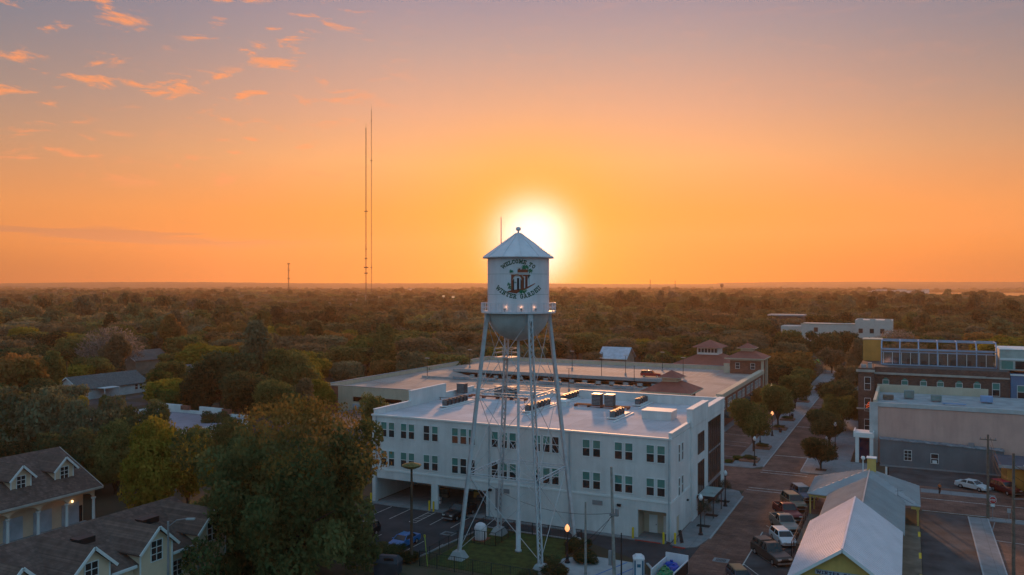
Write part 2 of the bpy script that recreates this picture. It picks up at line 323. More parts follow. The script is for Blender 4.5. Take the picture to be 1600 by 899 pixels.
# ================================================================== WATER TOWER
TX, TY = -42.2, 89.05
tw = thing('water_tower', 'white water tower on four latticed legs with a conical roof and a welcome sign', 'water tower', (TX, TY, 0))
TR = 3.7
MB().lathe([(TR, 28.9), (TR, 35.5)], (TX, TY, 0), 96, False).build('tank', T_WHITE, tw, smooth=False)
tank = [o for o in bpy.data.objects if o.name == 'tank'][0]
for p in tank.data.polygons: p.use_smooth = True
for z in (31.0, 33.4): MB().lathe([(TR + .002, z - .03), (TR + .01, z - .02), (TR + .01, z + .02), (TR + .002, z + .03)], (TX, TY, 0), 96, False).build('weld_seam', T_GREY, tank)
r_ = MB().lathe([(4.28, 35.32), (4.3, 35.42), (4.26, 35.45), (.25, 38.35), (.0, 38.4)], (TX, TY, 0), 48).build('roof', T_WHITE, tw)
m = MB()
for k in range(12):
    a = 2 * math.pi * k / 12; m.beam((TX + .3 * math.cos(a), TY + .3 * math.sin(a), 38.36), (TX + 4.2 * math.cos(a), TY + 4.2 * math.sin(a), 35.53), .07, .06)
m.build('seams', T_WHITE, r_)
MB().lathe([(.0, 38.3), (.10, 38.35), (.10, 38.6), (.26, 38.68), (.33, 38.85), (.26, 39.05), (0, 39.12)], (TX, TY, 0), 12).build('finial', T_WHITE, tw, smooth=True)
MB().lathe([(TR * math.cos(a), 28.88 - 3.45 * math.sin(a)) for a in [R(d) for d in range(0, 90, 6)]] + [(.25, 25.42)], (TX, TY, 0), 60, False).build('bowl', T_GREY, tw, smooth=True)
# balcony: floor, fascia and railing
BR = 4.45
b_ = MB().lathe([(TR - .02, 28.78), (BR, 28.78), (BR, 29.0), (TR - .02, 28.98)], (TX, TY, 0), 64).build('balcony', T_WHITE, tw)
m = MB()
for z in (29.45, 29.98):
    m.lathe([(BR - .03, z - .03), (BR + .02, z - .03), (BR + .02, z + .03), (BR - .03, z + .03), (BR - .03, z - .03)], (TX, TY, 0), 64, False)
for k in range(64):
    a = 2 * math.pi * k / 64; x, y = TX + BR * math.cos(a), TY + BR * math.sin(a); m.beam((x, y, 28.95), (x, y, 30), .09 if k % 4 == 0 else .035)
m.build('railing', T_WHITE, b_)
L0, L1, ZT, ZB = 5.2, 2.78, 28.8, .9
def legpt(sx_, sy_, z):
    f = (z - ZB) / (ZT - ZB); w = L0 + (L1 - L0) * f; return Vector((TX + sx_ * w, TY + sy_ * w, z))
CORN = [(-1, -1), (1, -1), (1, 1), (-1, 1)]
for sx_, sy_ in CORN:
    p, q = legpt(sx_, sy_, ZB), legpt(sx_, sy_, ZT); rad = Vector((sx_, sy_, 0)).normalized(); tan = Vector((-rad.y, rad.x, 0))
    m = MB()
    for s in (-1, 1): m.beam(p + tan * s * .25, q + tan * s * .25, .07, .34, up=rad)
    for s in (-1, 1): m.beam(p + tan * s * .21 + rad * .16, q + tan * s * .21 + rad * .16, .09, .03, up=rad); m.beam(p + tan * s * .21 - rad * .16, q + tan * s * .21 - rad * .16, .09, .03, up=rad)
    n = 44
    for k in range(n):
        a, b = p.lerp(q, k / n), p.lerp(q, (k + 1) / n); s = 1 if k % 2 else -1
        for rr in (-.17, .17): m.beam(a + tan * .21 * s + rad * rr, b - tan * .21 * s + rad * rr, .08, .03, up=rad)
    m.beam(q - Vector((0, 0, .9)), q, .62, .5, up=rad)
    lg = m.build('leg', STEEL, tw)
    c = legpt(sx_, sy_, 0)
    MB().frust([(c.x - .95, c.y - .95, 0), (c.x + .95, c.y - .95, 0), (c.x + .95, c.y + .95, 0), (c.x - .95, c.y + .95, 0)], [(c.x - .5, c.y - .5, .92), (c.x + .5, c.y - .5, .92), (c.x + .5, c.y + .5, .92), (c.x - .5, c.y + .5, .92)]).build('pedestal', CONCW, tw)
lev = [ZB + .2, 9.8, 19.3, 28.2]
for i in range(4):
    A, B = CORN[i], CORN[(i + 1) % 4]
    for z in lev[1:3]:
        p, q = legpt(*A, z), legpt(*B, z); m = MB()
        for dz in (-.16, .16): m.beam(p + Vector((0, 0, dz)), q + Vector((0, 0, dz)), .16, .07)
        n = 14
        for k in range(n): a, b = p.lerp(q, k / n), p.lerp(q, (k + 1) / n); s = .15 if k % 2 else -.15; m.beam(a + Vector((0, 0, s)), b - Vector((0, 0, s)), .05, .04)
        m.build('strut', STEEL, tw)
    for k in range(3):
        for (P, Q) in ((A, B), (B, A)): MB().tube(legpt(*P, lev[k]), legpt(*Q, lev[k + 1]), .036, n=6).build('brace_rod', STEEL, tw)
for z in (9.8, 19.3): MB().tube(legpt(-1, -1, z), legpt(1, 1, z), .025, n=5).build('tie_rod', STEEL, tw); MB().tube(legpt(-1, 1, z), legpt(1, -1, z), .025, n=5).build('tie_rod', STEEL, tw)
MB().lathe([(.4, .05), (.4, .25), (.3, .3), (.27, 5.2), (.18, 5.4), (.16, 25.6)], (TX, TY, 0), 16).build('riser_pipe', STEEL, tw, smooth=True)
# small service platform on the far leg
m = MB(); c = legpt(-1, 1, 23.1); x0, x1, y0, y1 = c.x - .9, c.x + 1.5, c.y - 1.5, c.y + .9; m.box(x0, x1, y0, y1, 23.05, 23.15)
for z in (23.7, 24.2): m.beam((x0, y0, z), (x1, y0, z), .06); m.beam((x0, y0, z), (x0, y1, z), .06); m.beam((x1, y0, z), (x1, y1, z), .06); m.beam((x0, y1, z), (x1, y1, z), .06)
for x, y in ((x0, y0), (x1, y0), (x1, y1), (x0, y1), ((x0 + x1) / 2, y0)): m.beam((x, y, 23.1), (x, y, 24.2), .06)
m.build('service_platform', STEEL, tw)
# ladder on the left leg and whip antenna on the roof
m = MB(); p, q = legpt(-1, -1, 1.5), legpt(-1, -1, 28.5); off = Vector((-.4, .5, 0))
for s in (-.2, .2): m.beam(p + off + Vector((0, s, 0)), q + off + Vector((0, s, 0)), .04)
for k in range(70): c = p.lerp(q, k / 70) + off; m.beam(c + Vector((0, -.2, 0)), c + Vector((0, .2, 0)), .03)
m.build('ladder', STEEL, tw)
ax, ay = at(783, 100.0); MB().tube((ax, ay, 36.1), (ax, ay, 40.4), .07, .05).build('whip_antenna', GREYMET, tw)
# flood lights on the balcony
FA = math.atan2(-TY, -TX)                  # the direction from the tank towards the camera
for k, da in enumerate((-23, 5, 30)):
    a = FA + R(da); x, y = TX + 4.05 * math.cos(a), TY + 4.05 * math.sin(a)
    fl = MB().beam((x, y, 29.0), (x, y, 29.25), .06).beam((x, y, 29.22), (x - .1 * math.cos(a), y - .1 * math.sin(a), 29.34), .26, .16).build('flood_light', GREYMET, tw)
    MB().lathe([(.0, 0), (.09, .01), (.09, .05), (0, .06)], (x - .13 * math.cos(a), y - .13 * math.sin(a), 29.36), 10).build('lens', mat('lit_lens', (1, .7, .4), emit=(1, .55, .28, 1.1)), fl)
    ld = bpy.data.lights.new('flood_glow', 'POINT'); ld.energy = 2.2; ld.color = (1, .5, .25); ld.shadow_soft_size = .06; lo = bpy.data.objects.new('flood_glow', ld); C.objects.link(lo); lo.parent = fl
    lo.location = (x - .22 * math.cos(a) - TX, y - .22 * math.sin(a) - TY, 29.5)
# ---- painted sign on the tank: slab letters and an emblem of an arched brick gateway with palms
GLY = {  # strokes in a unit cell (x 0..w, y 0..1)
 'W': (1.15, [(.0, 1, .28, 0), (.28, 0, .57, .9), (.57, .9, .86, 0), (.86, 0, 1.15, 1), (-.1, .95, .2, .95), (.95, .95, 1.25, .95)]),
 'E': (.75, [(.15, 0, .15, 1), (0, .07, .75, .07), (0, .93, .75, .93), (.15, .5, .55, .5), (.7, .07, .7, .3), (.7, .7, .7, .93)]),
 'L': (.72, [(.2, 0, .2, 1), (0, .93, .42, .93), (0, .07, .7, .07), (.66, .07, .66, .35)]),
 'C': (.8, [(.72, .85, .5, .95), (.5, .95, .2, .85), (.2, .85, .12, .5), (.12, .5, .2, .15), (.2, .15, .5, .05), (.5, .05, .74, .2), (.72, .65, .72, .95)]),
 'O': (.82, [(.4, .95, .15, .8), (.15, .8, .1, .5), (.1, .5, .15, .2), (.15, .2, .4, .05), (.4, .05, .67, .2), (.67, .2, .72, .5), (.72, .5, .67, .8), (.67, .8, .4, .95)]),
 'M': (1.1, [(.2, 0, .2, 1), (.2, 1, .55, .25), (.55, .25, .9, 1), (.9, 1, .9, 0), (0, .07, .4, .07), (.7, .07, 1.1, .07), (.0, .93, .25, .93), (.85, .93, 1.1, .93)]),
 'T': (.85, [(.42, 0, .42, 1), (.05, .93, .8, .93), (.2, .07, .65, .07), (.08, .93, .08, .65), (.77, .93, .77, .65)]),
 'I': (.5, [(.25, 0, .25, 1), (.03, .07, .47, .07), (.03, .93, .47, .93)]),
 'N': (.95, [(.2, 0, .2, 1), (.2, 1, .75, 0), (.75, 0, .75, 1), (0, .07, .4, .07), (0, .93, .25, .93), (.55, .93, .95, .93)]),
 'R': (.9, [(.2, 0, .2, 1), (.05, .93, .55, .93), (.55, .93, .72, .72), (.72, .72, .55, .5), (.55, .5, .2, .5), (.45, .5, .75, .05), (.0, .07, .4, .07), (.65, .07, .9, .07)]),
 'G': (.88, [(.72, .85, .5, .95), (.5, .95, .2, .85), (.2, .85, .12, .5), (.12, .5, .2, .15), (.2, .15, .5, .05), (.5, .05, .74, .15), (.74, .15, .74, .45), (.5, .45, .88, .45), (.74, .7, .74, .95)]),
 'A': (.9, [(.1, 0, .42, 1), (.42, 1, .78, 0), (.22, .35, .65, .35), (-.05, .07, .28, .07), (.62, .07, .95, .07)]),
 'D': (.88, [(.2, 0, .2, 1), (.03, .93, .5, .93), (.5, .93, .75, .7), (.75, .7, .75, .3), (.75, .3, .5, .07), (.5, .07, .03, .07)]),
 'S': (.8, [(.7, .8, .4, .95), (.4, .95, .12, .75), (.12, .75, .35, .52), (.35, .52, .6, .42), (.6, .42, .68, .22), (.68, .22, .4, .05), (.4, .05, .08, .2)]),
 'P': (.85, [(.2, 0, .2, 1), (.05, .93, .55, .93), (.55, .93, .75, .7), (.75, .7, .55, .45), (.55, .45, .2, .45), (0, .07, .4, .07)]),
 'F': (.7, [(.15, 0, .15, 1), (0, .93, .7, .93), (.15, .5, .5, .5)]), ' ': (.55, [])}
def glyph_quads(ch, wd):
    out = []
    for x0, y0, x1, y1 in GLY[ch][1]:
        d = Vector((x1 - x0, y1 - y0)); l = d.length or 1; d /= l; n_ = Vector((-d.y, d.x)) * wd / 2; e = d * wd * .3
        p, q = Vector((x0, y0)) - e, Vector((x1, y1)) + e; out.append([p - n_, q - n_, q + n_, p + n_])
    return out
FU = Vector((math.cos(FA), math.sin(FA), 0)); FR = Vector((-FU.y, FU.x, 0))
def ontank(x, y, lift):                     # drawing units -> the tank's curved face
    Xm = (x - 505) / 7.193 * .0752; z = 32 - (y / 7.193 + 375 - 447) * .0752
    a = math.asin(max(-.99, min(.99, Xm / TR))); r = TR + lift
    v = FU * math.cos(a) * r + FR * math.sin(a) * r; return (TX + v.x, TY + v.y, z)
sm = MB(); cnt = [0]
def arc_text(s, cx, cy_, rad, hgt, span, top):
    ws = [GLY[c][0] + .22 for c in s]; tot = sum(ws); u = 0
    for c, w in zip(s, ws):
        mid = (u + w / 2) / tot - .5; th = mid * span; u += w; sc_ = rad * span / tot
        for qd in glyph_quads(c, .24 if top else .22):
            pts = []
            for v in qd:
                gx = (v.x - GLY[c][0] / 2) * sc_; gy = (v.y - .5) * hgt
                if top: X_, Y_ = cx + math.sin(th) * (rad + gy) + math.cos(th) * gx, cy_ - math.cos(th) * (rad + gy) + math.sin(th) * gx
                else: X_, Y_ = cx + math.sin(th) * (rad - gy) + math.cos(th) * gx, cy_ + math.cos(th) * (rad - gy) - math.sin(th) * gx
                cnt[0] += 1; pts.append(ontank(X_, Y_, .012 + (cnt[0] // 4 % 9) * .0006))
            sm.poly(pts)
arc_text('WELCOME TO', 505, 530, 284, 42, 1.42, True)
arc_text('WINTER GARDEN', 507, 318, 318, 46, 1.72, False)
sm.build('lettering', mat('green_lettering', (.02, .10, .05), .6), tank)
EB = mat('emblem_brick', (.30, .07, .035), .7); ED = mat('emblem_dark', (.035, .02, .02), .7); EG = mat('emblem_green', (.03, .20, .10), .7); EW = mat('emblem_cream', (.62, .45, .36), .7)
def clipx(pts, x0, x1):
    for lim, sg in ((x0, 1), (x1, -1)):
        out = []
        for i in range(len(pts)):
            a, b = pts[i - 1], pts[i]; ia, ib = (a[0] - lim) * sg >= 0, (b[0] - lim) * sg >= 0
            if ia != ib: f = (lim - a[0]) / (b[0] - a[0]); out.append((lim, a[1] + f * (b[1] - a[1])))
            if ib: out.append(b)
        pts = out
        if len(pts) < 3: return []
    return pts
def EP(mb, pts, l):                       # cut into narrow strips so that the shape follows the round tank
    xa, xb = min(p[0] for p in pts), max(p[0] for p in pts); k = max(1, int((xb - xa) / 9)); 
    for i in range(k):
        q = clipx(pts, xa + (xb - xa) * i / k, xa + (xb - xa) * (i + 1) / k)
        if q: mb.poly([ontank(x, y, l) for x, y in q])
def ER(mb, x0, y0, x1, y1, l): EP(mb, [(x0, y1), (x1, y1), (x1, y0), (x0, y0)], l)
m = MB(); EP(m, [(375, 580), (440, 562), (560, 548), (690, 487), (694, 494), (610, 545), (500, 590), (490, 602), (420, 592)], .014)
for x0, x1, y0, y1 in ((425, 447, 395, 568), (535, 562, 395, 550), (580, 607, 395, 545)): ER(m, x0, y0, x1, y1, .018)
ER(m, 425, 392, 632, 412, .021); ER(m, 495, 335, 612, 368, .018)
for k in range(9): 
    a0, a1 = math.pi * k / 9, math.pi * (k + 1) / 9; EP(m, [(492 - 46 * math.cos(a0), 455 - 52 * math.sin(a0)), (492 - 46 * math.cos(a1), 455 - 52 * math.sin(a1)), (492 - 64 * math.cos(a1), 455 - 68 * math.sin(a1)), (492 - 64 * math.cos(a0), 455 - 68 * math.sin(a0))], .024)
em = m.build('emblem', EB, tank)
for q in ((447, 440, 458, 565), (490, 430, 514, 560), (528, 440, 536, 555), (562, 420, 568, 545), (592, 420, 597, 540)): m = MB(); ER(m, *q, .027); m.build('emblem_shadow_shape', ED, em)
m = MB(); EP(m, [(612, 398), (642, 400), (622, 420), (610, 440)], .027); m.build('emblem_bracket', ED, em)
for q in ((505, 325, 525, 335), (545, 322, 575, 333)): m = MB(); ER(m, *q, .03); m.build('emblem_window', ED, em)
for q in ((408, 384, 500, 390), (486, 372, 616, 379), (484, 316, 545, 322)): m = MB(); ER(m, *q, .030); m.build('emblem_trim', EW, em)
m = MB(); EP(m, [(540, 400), (552, 400), (575, 430), (575, 440)], .030); m.build('emblem_trim', EW, em)
m = MB()
for k in range(9):
    a0, a1 = math.pi * k / 9, math.pi * (k + 1) / 9; EP(m, [(492 - 44 * math.cos(a0), 455 - 50 * math.sin(a0)), (492 - 44 * math.cos(a1), 455 - 50 * math.sin(a1)), (492 - 50 * math.cos(a1), 455 - 56 * math.sin(a1)), (492 - 50 * math.cos(a0), 455 - 56 * math.sin(a0))], .033)
m.build('emblem_arch_trim', EW, em)
rg = random.Random(3)
for cx, cy2, rr, nn in ((425, 355, 34, 9), (585, 308, 48, 13), (638, 348, 38, 9), (402, 500, 32, 8), (410, 535, 34, 8), (470, 478, 18, 6), (545, 580, 54, 13), (580, 568, 34, 7)):
    m = MB()
    for k in range(nn):
        a = 2 * math.pi * k / nn + rg.uniform(-.2, .2); r2 = rr * rg.uniform(.75, 1.1); y2 = .55 if rr > 38 and cy2 > 500 else .8
        EP(m, [(cx, cy2), (cx + r2 * .5 * math.cos(a - .34), cy2 - y2 * r2 * .5 * math.sin(a - .34)), (cx + r2 * math.cos(a), cy2 - y2 * r2 * math.sin(a) + 4), (cx + r2 * .5 * math.cos(a + .34), cy2 - y2 * r2 * .5 * math.sin(a + .34))], .035 + k * .0006)
    if cx == 638: ER(m, 621, 360, 625, 505, .034)
    m.build('emblem_palm', EG, em)
# tower compound: fences, valve housing, riser box
def fence(p, q, h, label, lattice=True, m_=BLACK, step=2.4):
    p = Vector((p[0], p[1], 0)); q = Vector((q[0], q[1], 0)); t = thing('fence', label, 'fence', tuple(p)); n = max(1, round((q - p).length / step)); m = MB()
    for k in range(n + 1): c = p.lerp(q, k / n); MB().tube(c, c + Vector((0, 0, h)), .05, n=6).build('post', m_, t)
    m = MB(); m.beam(p + Vector((0, 0, h - .05)), q + Vector((0, 0, h - .05)), .05); m.beam(p + Vector((0, 0, .1)), q + Vector((0, 0, .1)), .03)
    k = int((q - p).length / .22)
    for i in range(k): c = p.lerp(q, i / k); m.beam(c + Vector((0, 0, .1)), c + Vector((0, 0, h - .06)), .022)
    m.build('rails', m_, t); return t
FEN = mat('green_black_mesh', (.02, .035, .035), .6)
fence((-50.2, 79.6), (-34, 79.4), 1.8, 'long dark mesh fence in front of the tower lawn, nearest the camera', m_=FEN)
fence((-50.2, 95.9), (-36.6, 95.7), 1.6, 'low black fence behind the tower lawn beside the white building lane')
fence((-50.2, 79.6), (-50.2, 88.4), 1.7, 'black fence on the parking lot side of the tower lawn', m_=FEN)
fence((-36.6, 95.7), (-36.6, 90.4), 1.6, 'short black fence by the shrubs right of the tower lawn')
for i, (a, b, c, d, l) in enumerate([(-50, 89.6, -45.6, 89.6, 'black picket fence in front of the white water valve housing'), (-45.6, 89.6, -45.6, 95, 'black picket fence right of the white water valve housing'), (-50, 89.6, -50, 95, 'black picket fence left of the white water valve housing')]): fence((a, b), (c, d), 1.7, l, step=1.6)
t = thing('valve_housing', 'white rounded valve housing inside the black picket fence under the tower', 'utility box', (-48.6, 91.4, 0)); MB().lathe([(.75, .05), (.8, .3), (.8, 1.5), (.62, 1.9), (.25, 2.1), (0, 2.12)], n=10).build('shell', T_WHITE, t, False); MB().box(-1, 1, -1, 1, 0, .06).build('slab', RUST, t, False)
# ================================================================== WHITE THREE STOREY BUILDING
WX0, WX1, WY0, WY1 = -71.7, -26.6, 100.6, 131.6
wb = thing('office_building', 'white three storey building with rows of green-blinded windows behind the water tower', 'building', (WX0, WY0, 0))
m = MB(); t_ = .35; ZR = 12.75
m.box(WX0, -70.9, WY0, WY0 + t_, 0, ZR); m.box(-61.5, -60.4, WY0, WY0 + t_, 0, 3.6); m.box(-52.5, -30.9, WY0, WY0 + t_, 0, 3.6); m.box(-27.2, WX1, WY0, WY0 + t_, 0, 3.6)
m.box(-70.9, WX1, WY0, WY0 + t_, 3.6, ZR)
m.box(WX0, WX0 + t_, WY0 + t_, WY1, 0, ZR); m.box(WX1 - t_, WX1, WY0 + t_, 110.4, 0, ZR); m.box(WX1 - t_, WX1 + .35, 110.4, WY1, 0, ZR); m.box(WX0 + t_, WX1 - t_, WY1 - t_, WY1, 0, ZR)
m.box(WX0 + t_, -52.6, 112, 112.3, 0, 3.6); m.box(-52.8, -52.5, WY0 + t_, 112, 0, 3.6); m.box(WX0 + t_, -52.5, WY0 + t_, 112.3, 3.6, 3.9)
wall = m.build('wall', W_PAINT, wb)
m = MB(); m.box(-31.2, -27.0, 103.4, 103.6, 0, 3.6); m.box(-31.2, -30.9, WY0 + t_, 103.4, 0, 3.6); m.box(-27.2, -26.96, WY0 + t_, 103.4, 0, 3.6); m.box(-31.2, -27.0, WY0 + t_, 103.6, 3.6, 3.7); m.build('entry_recess', CREAM, wb)
for x in (-30.2, -28.3): d = MB().box(x, x + 1.1, 103.33, 103.38, .1, 2.4).build('door', W_TRIM, wb); MB().box(x + .9, x + .98, 103.29, 103.33, 1.1, 1.25).build('handle', BLACK, d)
m = MB(); m.box(WX0 + .1, WX1 - .36, WY0 + .1, WY1 - t_, ZR, ZR + .06); rf = m.build('roof', W_ROOF, wb)
m = MB(); pt_ = .4
m.box(WX0 - .12, WX1 + .1, WY0 - .14, WY0 + .3, ZR + .0, ZR + .22)
fr_ = m.build('roof_edge', W_TRIM, wb)
def parapet(nm, x0, x1, y0, y1, z0, z1):
    o = MB().box(x0, x1, y0, y1, z0, z1).build('parapet', W_PAINT, wb); MB().box(x0 - .06, x1 + .06, y0 - .06, y1 + .06, z1, z1 + .12).build('coping', W_TRIM, o)
parapet('r1', WX1 - pt_, WX1, WY0 + .35, 110.2, ZR + .06, 13.45); parapet('r2', WX1 - pt_, WX1 + .4, 110.3, 120.0, ZR + .06, 15.2); parapet('r3', WX1 - pt_, WX1 + .4, 120.1, WY1 + .1, ZR + .06, 14.25)
parapet('b1', -50.7, WX1 - pt_ - .08, WY1 - pt_, WY1, ZR + .06, 14.15); parapet('b2', WX0 + pt_ + .08, -50.85, WY1 - pt_, WY1, ZR + .06, 13.3)
parapet('l1', WX0, WX0 + pt_, WY0 + .35, 110.4, ZR + .06, 13.6); parapet('l2', WX0, WX0 + pt_, 110.5, 121.5, ZR + .06, 15.2); parapet('l3', WX0, WX0 + pt_, 121.6, WY1, ZR + .06, 13.7)
MB().box(WX0 - .05, WX1 + .06, WY0 - .07, WY0, 4.75, 5.0).box(WX1, WX1 + .08, WY0, 110.3, 4.75, 5.0).build('ledge', W_TRIM, wb)
m = MB()
for x in (-70.95, -52.15, -40.2, -26.85): m.box(x - .09, x + .09, WY0 - .14, WY0 - .002, .1, ZR)
m.build('downspouts', mat('downspout_paint', (.42, .47, .50), .6), wb)
WCACHE = {}
def win(parent, x, y, z, w, h, face, style='sash', sash=True):
    """window centred at x,y,z on a wall facing -Y ('f') or +X ('r'); frame part with pane and blind below it"""
    k = (w, h, face, style)
    if k not in WCACHE:
        def bx(mb, u0, u1, d0, d1, z0, z1):
            return mb.box(u0, u1, -d1, -d0, z0, z1) if face == 'f' else mb.box(d0, d1, u0, u1, z0, z1)
        fm = MB(); b = .08
        for (u0, u1, z0, z1) in ((-w / 2 - b, -w / 2, -h / 2 - b, h / 2 + b), (w / 2, w / 2 + b, -h / 2 - b, h / 2 + b), (-w / 2, w / 2, h / 2, h / 2 + b), (-w / 2, w / 2, -h / 2 - b, -h / 2)): bx(fm, u0, u1, .002, .09, z0, z1)
        if style in ('sash', 'plain'): bx(fm, -w / 2, w / 2, .02, .07, -.04, .04)
        if style == 'grid':
            for i in range(1, 3): bx(fm, -w / 2, w / 2, .02, .07, -h / 2 + h * i / 3 - .03, -h / 2 + h * i / 3 + .03)
            bx(fm, -.03, .03, .02, .07, -h / 2, h / 2)
        if style == 'curtain':
            n = max(2, round(w / 1.4))
            for i in range(1, n): u = -w / 2 + w * i / n; bx(fm, u - .04, u + .04, .02, .08, -h / 2, h / 2)
        me = []
        me.append(fm.build('window', {'curtain': BRONZE, 'dark': BLACK}.get(style, W_TRIM), None).data)
        pm = MB(); bx(pm, -w / 2, w / 2, .004, .02 if style != 'sash' else .018, -h / 2, h / 2 if style != 'sash' else -.04)
        me.append(pm.build('pane', BRONZE if style == 'curtain' else GLASS, None).data)
        if style == 'sash': bm_ = MB(); bx(bm_, -w / 2, w / 2, .004, .018, .04, h / 2); me.append(bm_.build('blind', BLIND, None).data)
        for o in [o for o in bpy.data.objects if o.data in me]: bpy.data.objects.remove(o)
        WCACHE[k] = me
    me = WCACHE[k]; o = bpy.data.objects.new('window', me[0]); C.objects.link(o); o.parent = parent; P = ORG[parent.name]; o.location = (x - P.x, y - P.y, z - P.z)
    for d, nm in zip(me[1:], ('pane', 'blind')): c = bpy.data.objects.new(nm, d); C.objects.link(c); c.parent = o
    return o
GX = [(-69.6, -68.25), (-66.15, -64.8), (-62.25, -60.85), (-57.55, -56.2, -54.85), (-51.25, -49.85, -48.5), (-46.2, -44.8, -43.4)][:5] + [(-44.9, -43.5, -42.2), (-37.85, -36.4), (-33.45, -32.05), (-29.25, -27.85)]
for gx in GX:
    for x in gx:
        for z in (10.85, 6.65): win(wb, x, WY0, z, .95, 2.1, 'f', 'plain' if (x, z) in ((-62.25, 10.85), (-56.2, 6.65), (-54.85, 6.65), (-51.25, 6.65), (-42.2, 10.85)) else 'sash')
for y in (104.5, 106.2):
    for z in (10.4, 6.1): win(wb, WX1, y, z, .8, 2.2, 'r', 'plain')
FX = WX1 + .35
win(wb, FX, 115.4, 10.0, 3.6, 2.7, 'r', 'curtain'); win(wb, FX, 124.3, 10.0, 8.4, 4.2, 'r', 'curtain'); win(wb, FX, 115.4, 5.2, 3.6, 4.2, 'r', 'curtain'); win(wb, FX, 124.3, 5.6, 8.4, 4.4, 'r', 'curtain')
win(wb, FX, 115.4, 1.5, 3.6, 2.6, 'r', 'curtain'); win(wb, FX, 124.3, 1.5, 8.4, 2.4, 'r', 'curtain')
MB().box(FX + .02, FX + .06, 120.2, 128.4, 7.45, 7.9).build('spandrel', GREYMET, wb); MB().box(FX + .02, FX + .06, 120.2, 128.4, 2.75, 3.35).build('spandrel', GREYMET, wb)
cn = MB().box(FX + .1, FX + 2.4, 112.8, 118.6, 3.0, 3.12).build('canopy', mat('frosted_canopy', (.30, .42, .42), .4), wb)
MB().box(FX + .1, FX + 2.45, 112.7, 112.8, 2.75, 3.15).box(FX + 2.4, FX + 2.5, 112.7, 118.7, 2.75, 3.15).box(FX + .1, FX + 2.45, 118.6, 118.7, 2.75, 3.15).box(FX + 2.2, FX + 2.3, 113, 113.1, .12, 2.8).box(FX + 2.2, FX + 2.3, 118.3, 118.4, .12, 2.8).build('canopy_frame', BLACK, cn)
MB().box(WX1 + .01, WX1 + .05, 103.4, 104.4, .12, 2.5).build('side_door', CREAM, wb)
MB().box(-37.0, -35.6, WY0 - .05, WY0 - .01, 3.55, 4.15).build('wall_vent', GREYMET, wb); MB().box(-49.9, -49.0, WY0 - .05, WY0 - .01, 3.6, 4.2).build('wall_vent', GREYMET, wb)
MB().box(-51.0, -50.2, WY0 - .35, WY0 - .01, 1.2, 4.2).build('electric_cabinet', GREYMET, wb)
MB().box(-33.6, -33.1, WY0 - .3, WY0 - .01, 3.75, 4.05).build('wall_lamp', BLACK, wb); MB().box(-52.2, -51.7, WY0 - .3, WY0 - .02, 3.7, 4.0).build('wall_lamp', BLACK, wb)
MB().box(WX1 + .0, WX1 + .25, 108.6, 108.9, 3.3, 3.5).build('wall_lamp', BLACK, wb)
MB().box(-70.9, -52.9, WY0 + .02, 112, .02, .10).build('bay_floor', CONC, wb); MB().box(-30.9, -27.2, WY0, 103.4, .02, .10).build('entry_floor', CONC, wb)
# things stored in the open bay
for x, y, w, d, h, mm, l in [(-62.9, 107, 1.2, .8, 1.3, WOOD, 'brown crate stored in the left open bay of the white building'), (-58.6, 109, .8, .6, 2.0, YELLOW, 'tall yellow board leaning in the middle bay of the white building'), (-56.6, 108, 2.4, 1.2, .7, GREYMET, 'low heap of grey building material on the bay floor'), (-61.9, 103.6, .5, .5, .9, T_WHITE, 'small white drum beside the bay pillar'), (-54.2, 110, 1.6, .6, 2.6, WOOD, 'dark wooden cabinet at the back of the right bay')]:
    tt = thing('crate' if 'crate' in l else 'storage_item', l, 'box', (x, y, .1)); mb_ = MB().box(-w / 2, w / 2, -d / 2, d / 2, 0, h); mb_.build('body', mm, tt, False, bevel=.03)
    MB().box(-w / 2 - .02, w / 2 + .02, -d / 2 - .02, d / 2 + .02, h * .46, h * .54).build('strap', BLACK, tt, False)
# roof plant
def rack(x, y, n, label):
    t = thing('condenser_row', label, 'air conditioners', (x, y, ZR + .06)); m = MB(); m.box(-.75, .75, -.5, n * 1.25 + 1.3, .12, .26)
    for k in range(0, n + 1, 2): m.box(-.7, -.55, k * 1.25 - .2, k * 1.25, 0, .12); m.box(.55, .7, k * 1.25 - .2, k * 1.25, 0, .12)
    m.box(.9, 1.2, -2.6, n * 1.25 + 1.6, .02, .14); m.build('rail', W_TRIM, t, False)
    for k in range(n): 
        c = MB().box(-.4, .4, k * 1.25, k * 1.25 + .62, .28, 1.15).build('condenser', mat('condenser_steel', (.16, .17, .18), .5, .2, var=.2, scale=3), t, False)
        MB().lathe([(.0, 1.15), (.28, 1.15), (.28, 1.20), (.0, 1.22)], (0, k * 1.25 + .31, 0), 12).build('fan_cap', BLACK, c, False); MB().box(.405, .44, k * 1.25 + .05, k * 1.25 + .58, .35, 1.05).build('coil', BLACK, c, False)
rack(-65.9, 111.8, 6, 'row of condensers at the left end of the white roof'); rack(-51.9, 112.6, 7, 'long row of condensers near the roof edge behind the front leg')
rack(-51.3, 125.2, 6, 'row of condensers at the back of the roof just behind the pale hooded vent'); rack(-38.9, 126.4, 5, 'row of condensers near the back parapet right of the two tall units'); rack(-38.3, 112.4, 4, 'short row of condensers nearest the front edge on the right half')
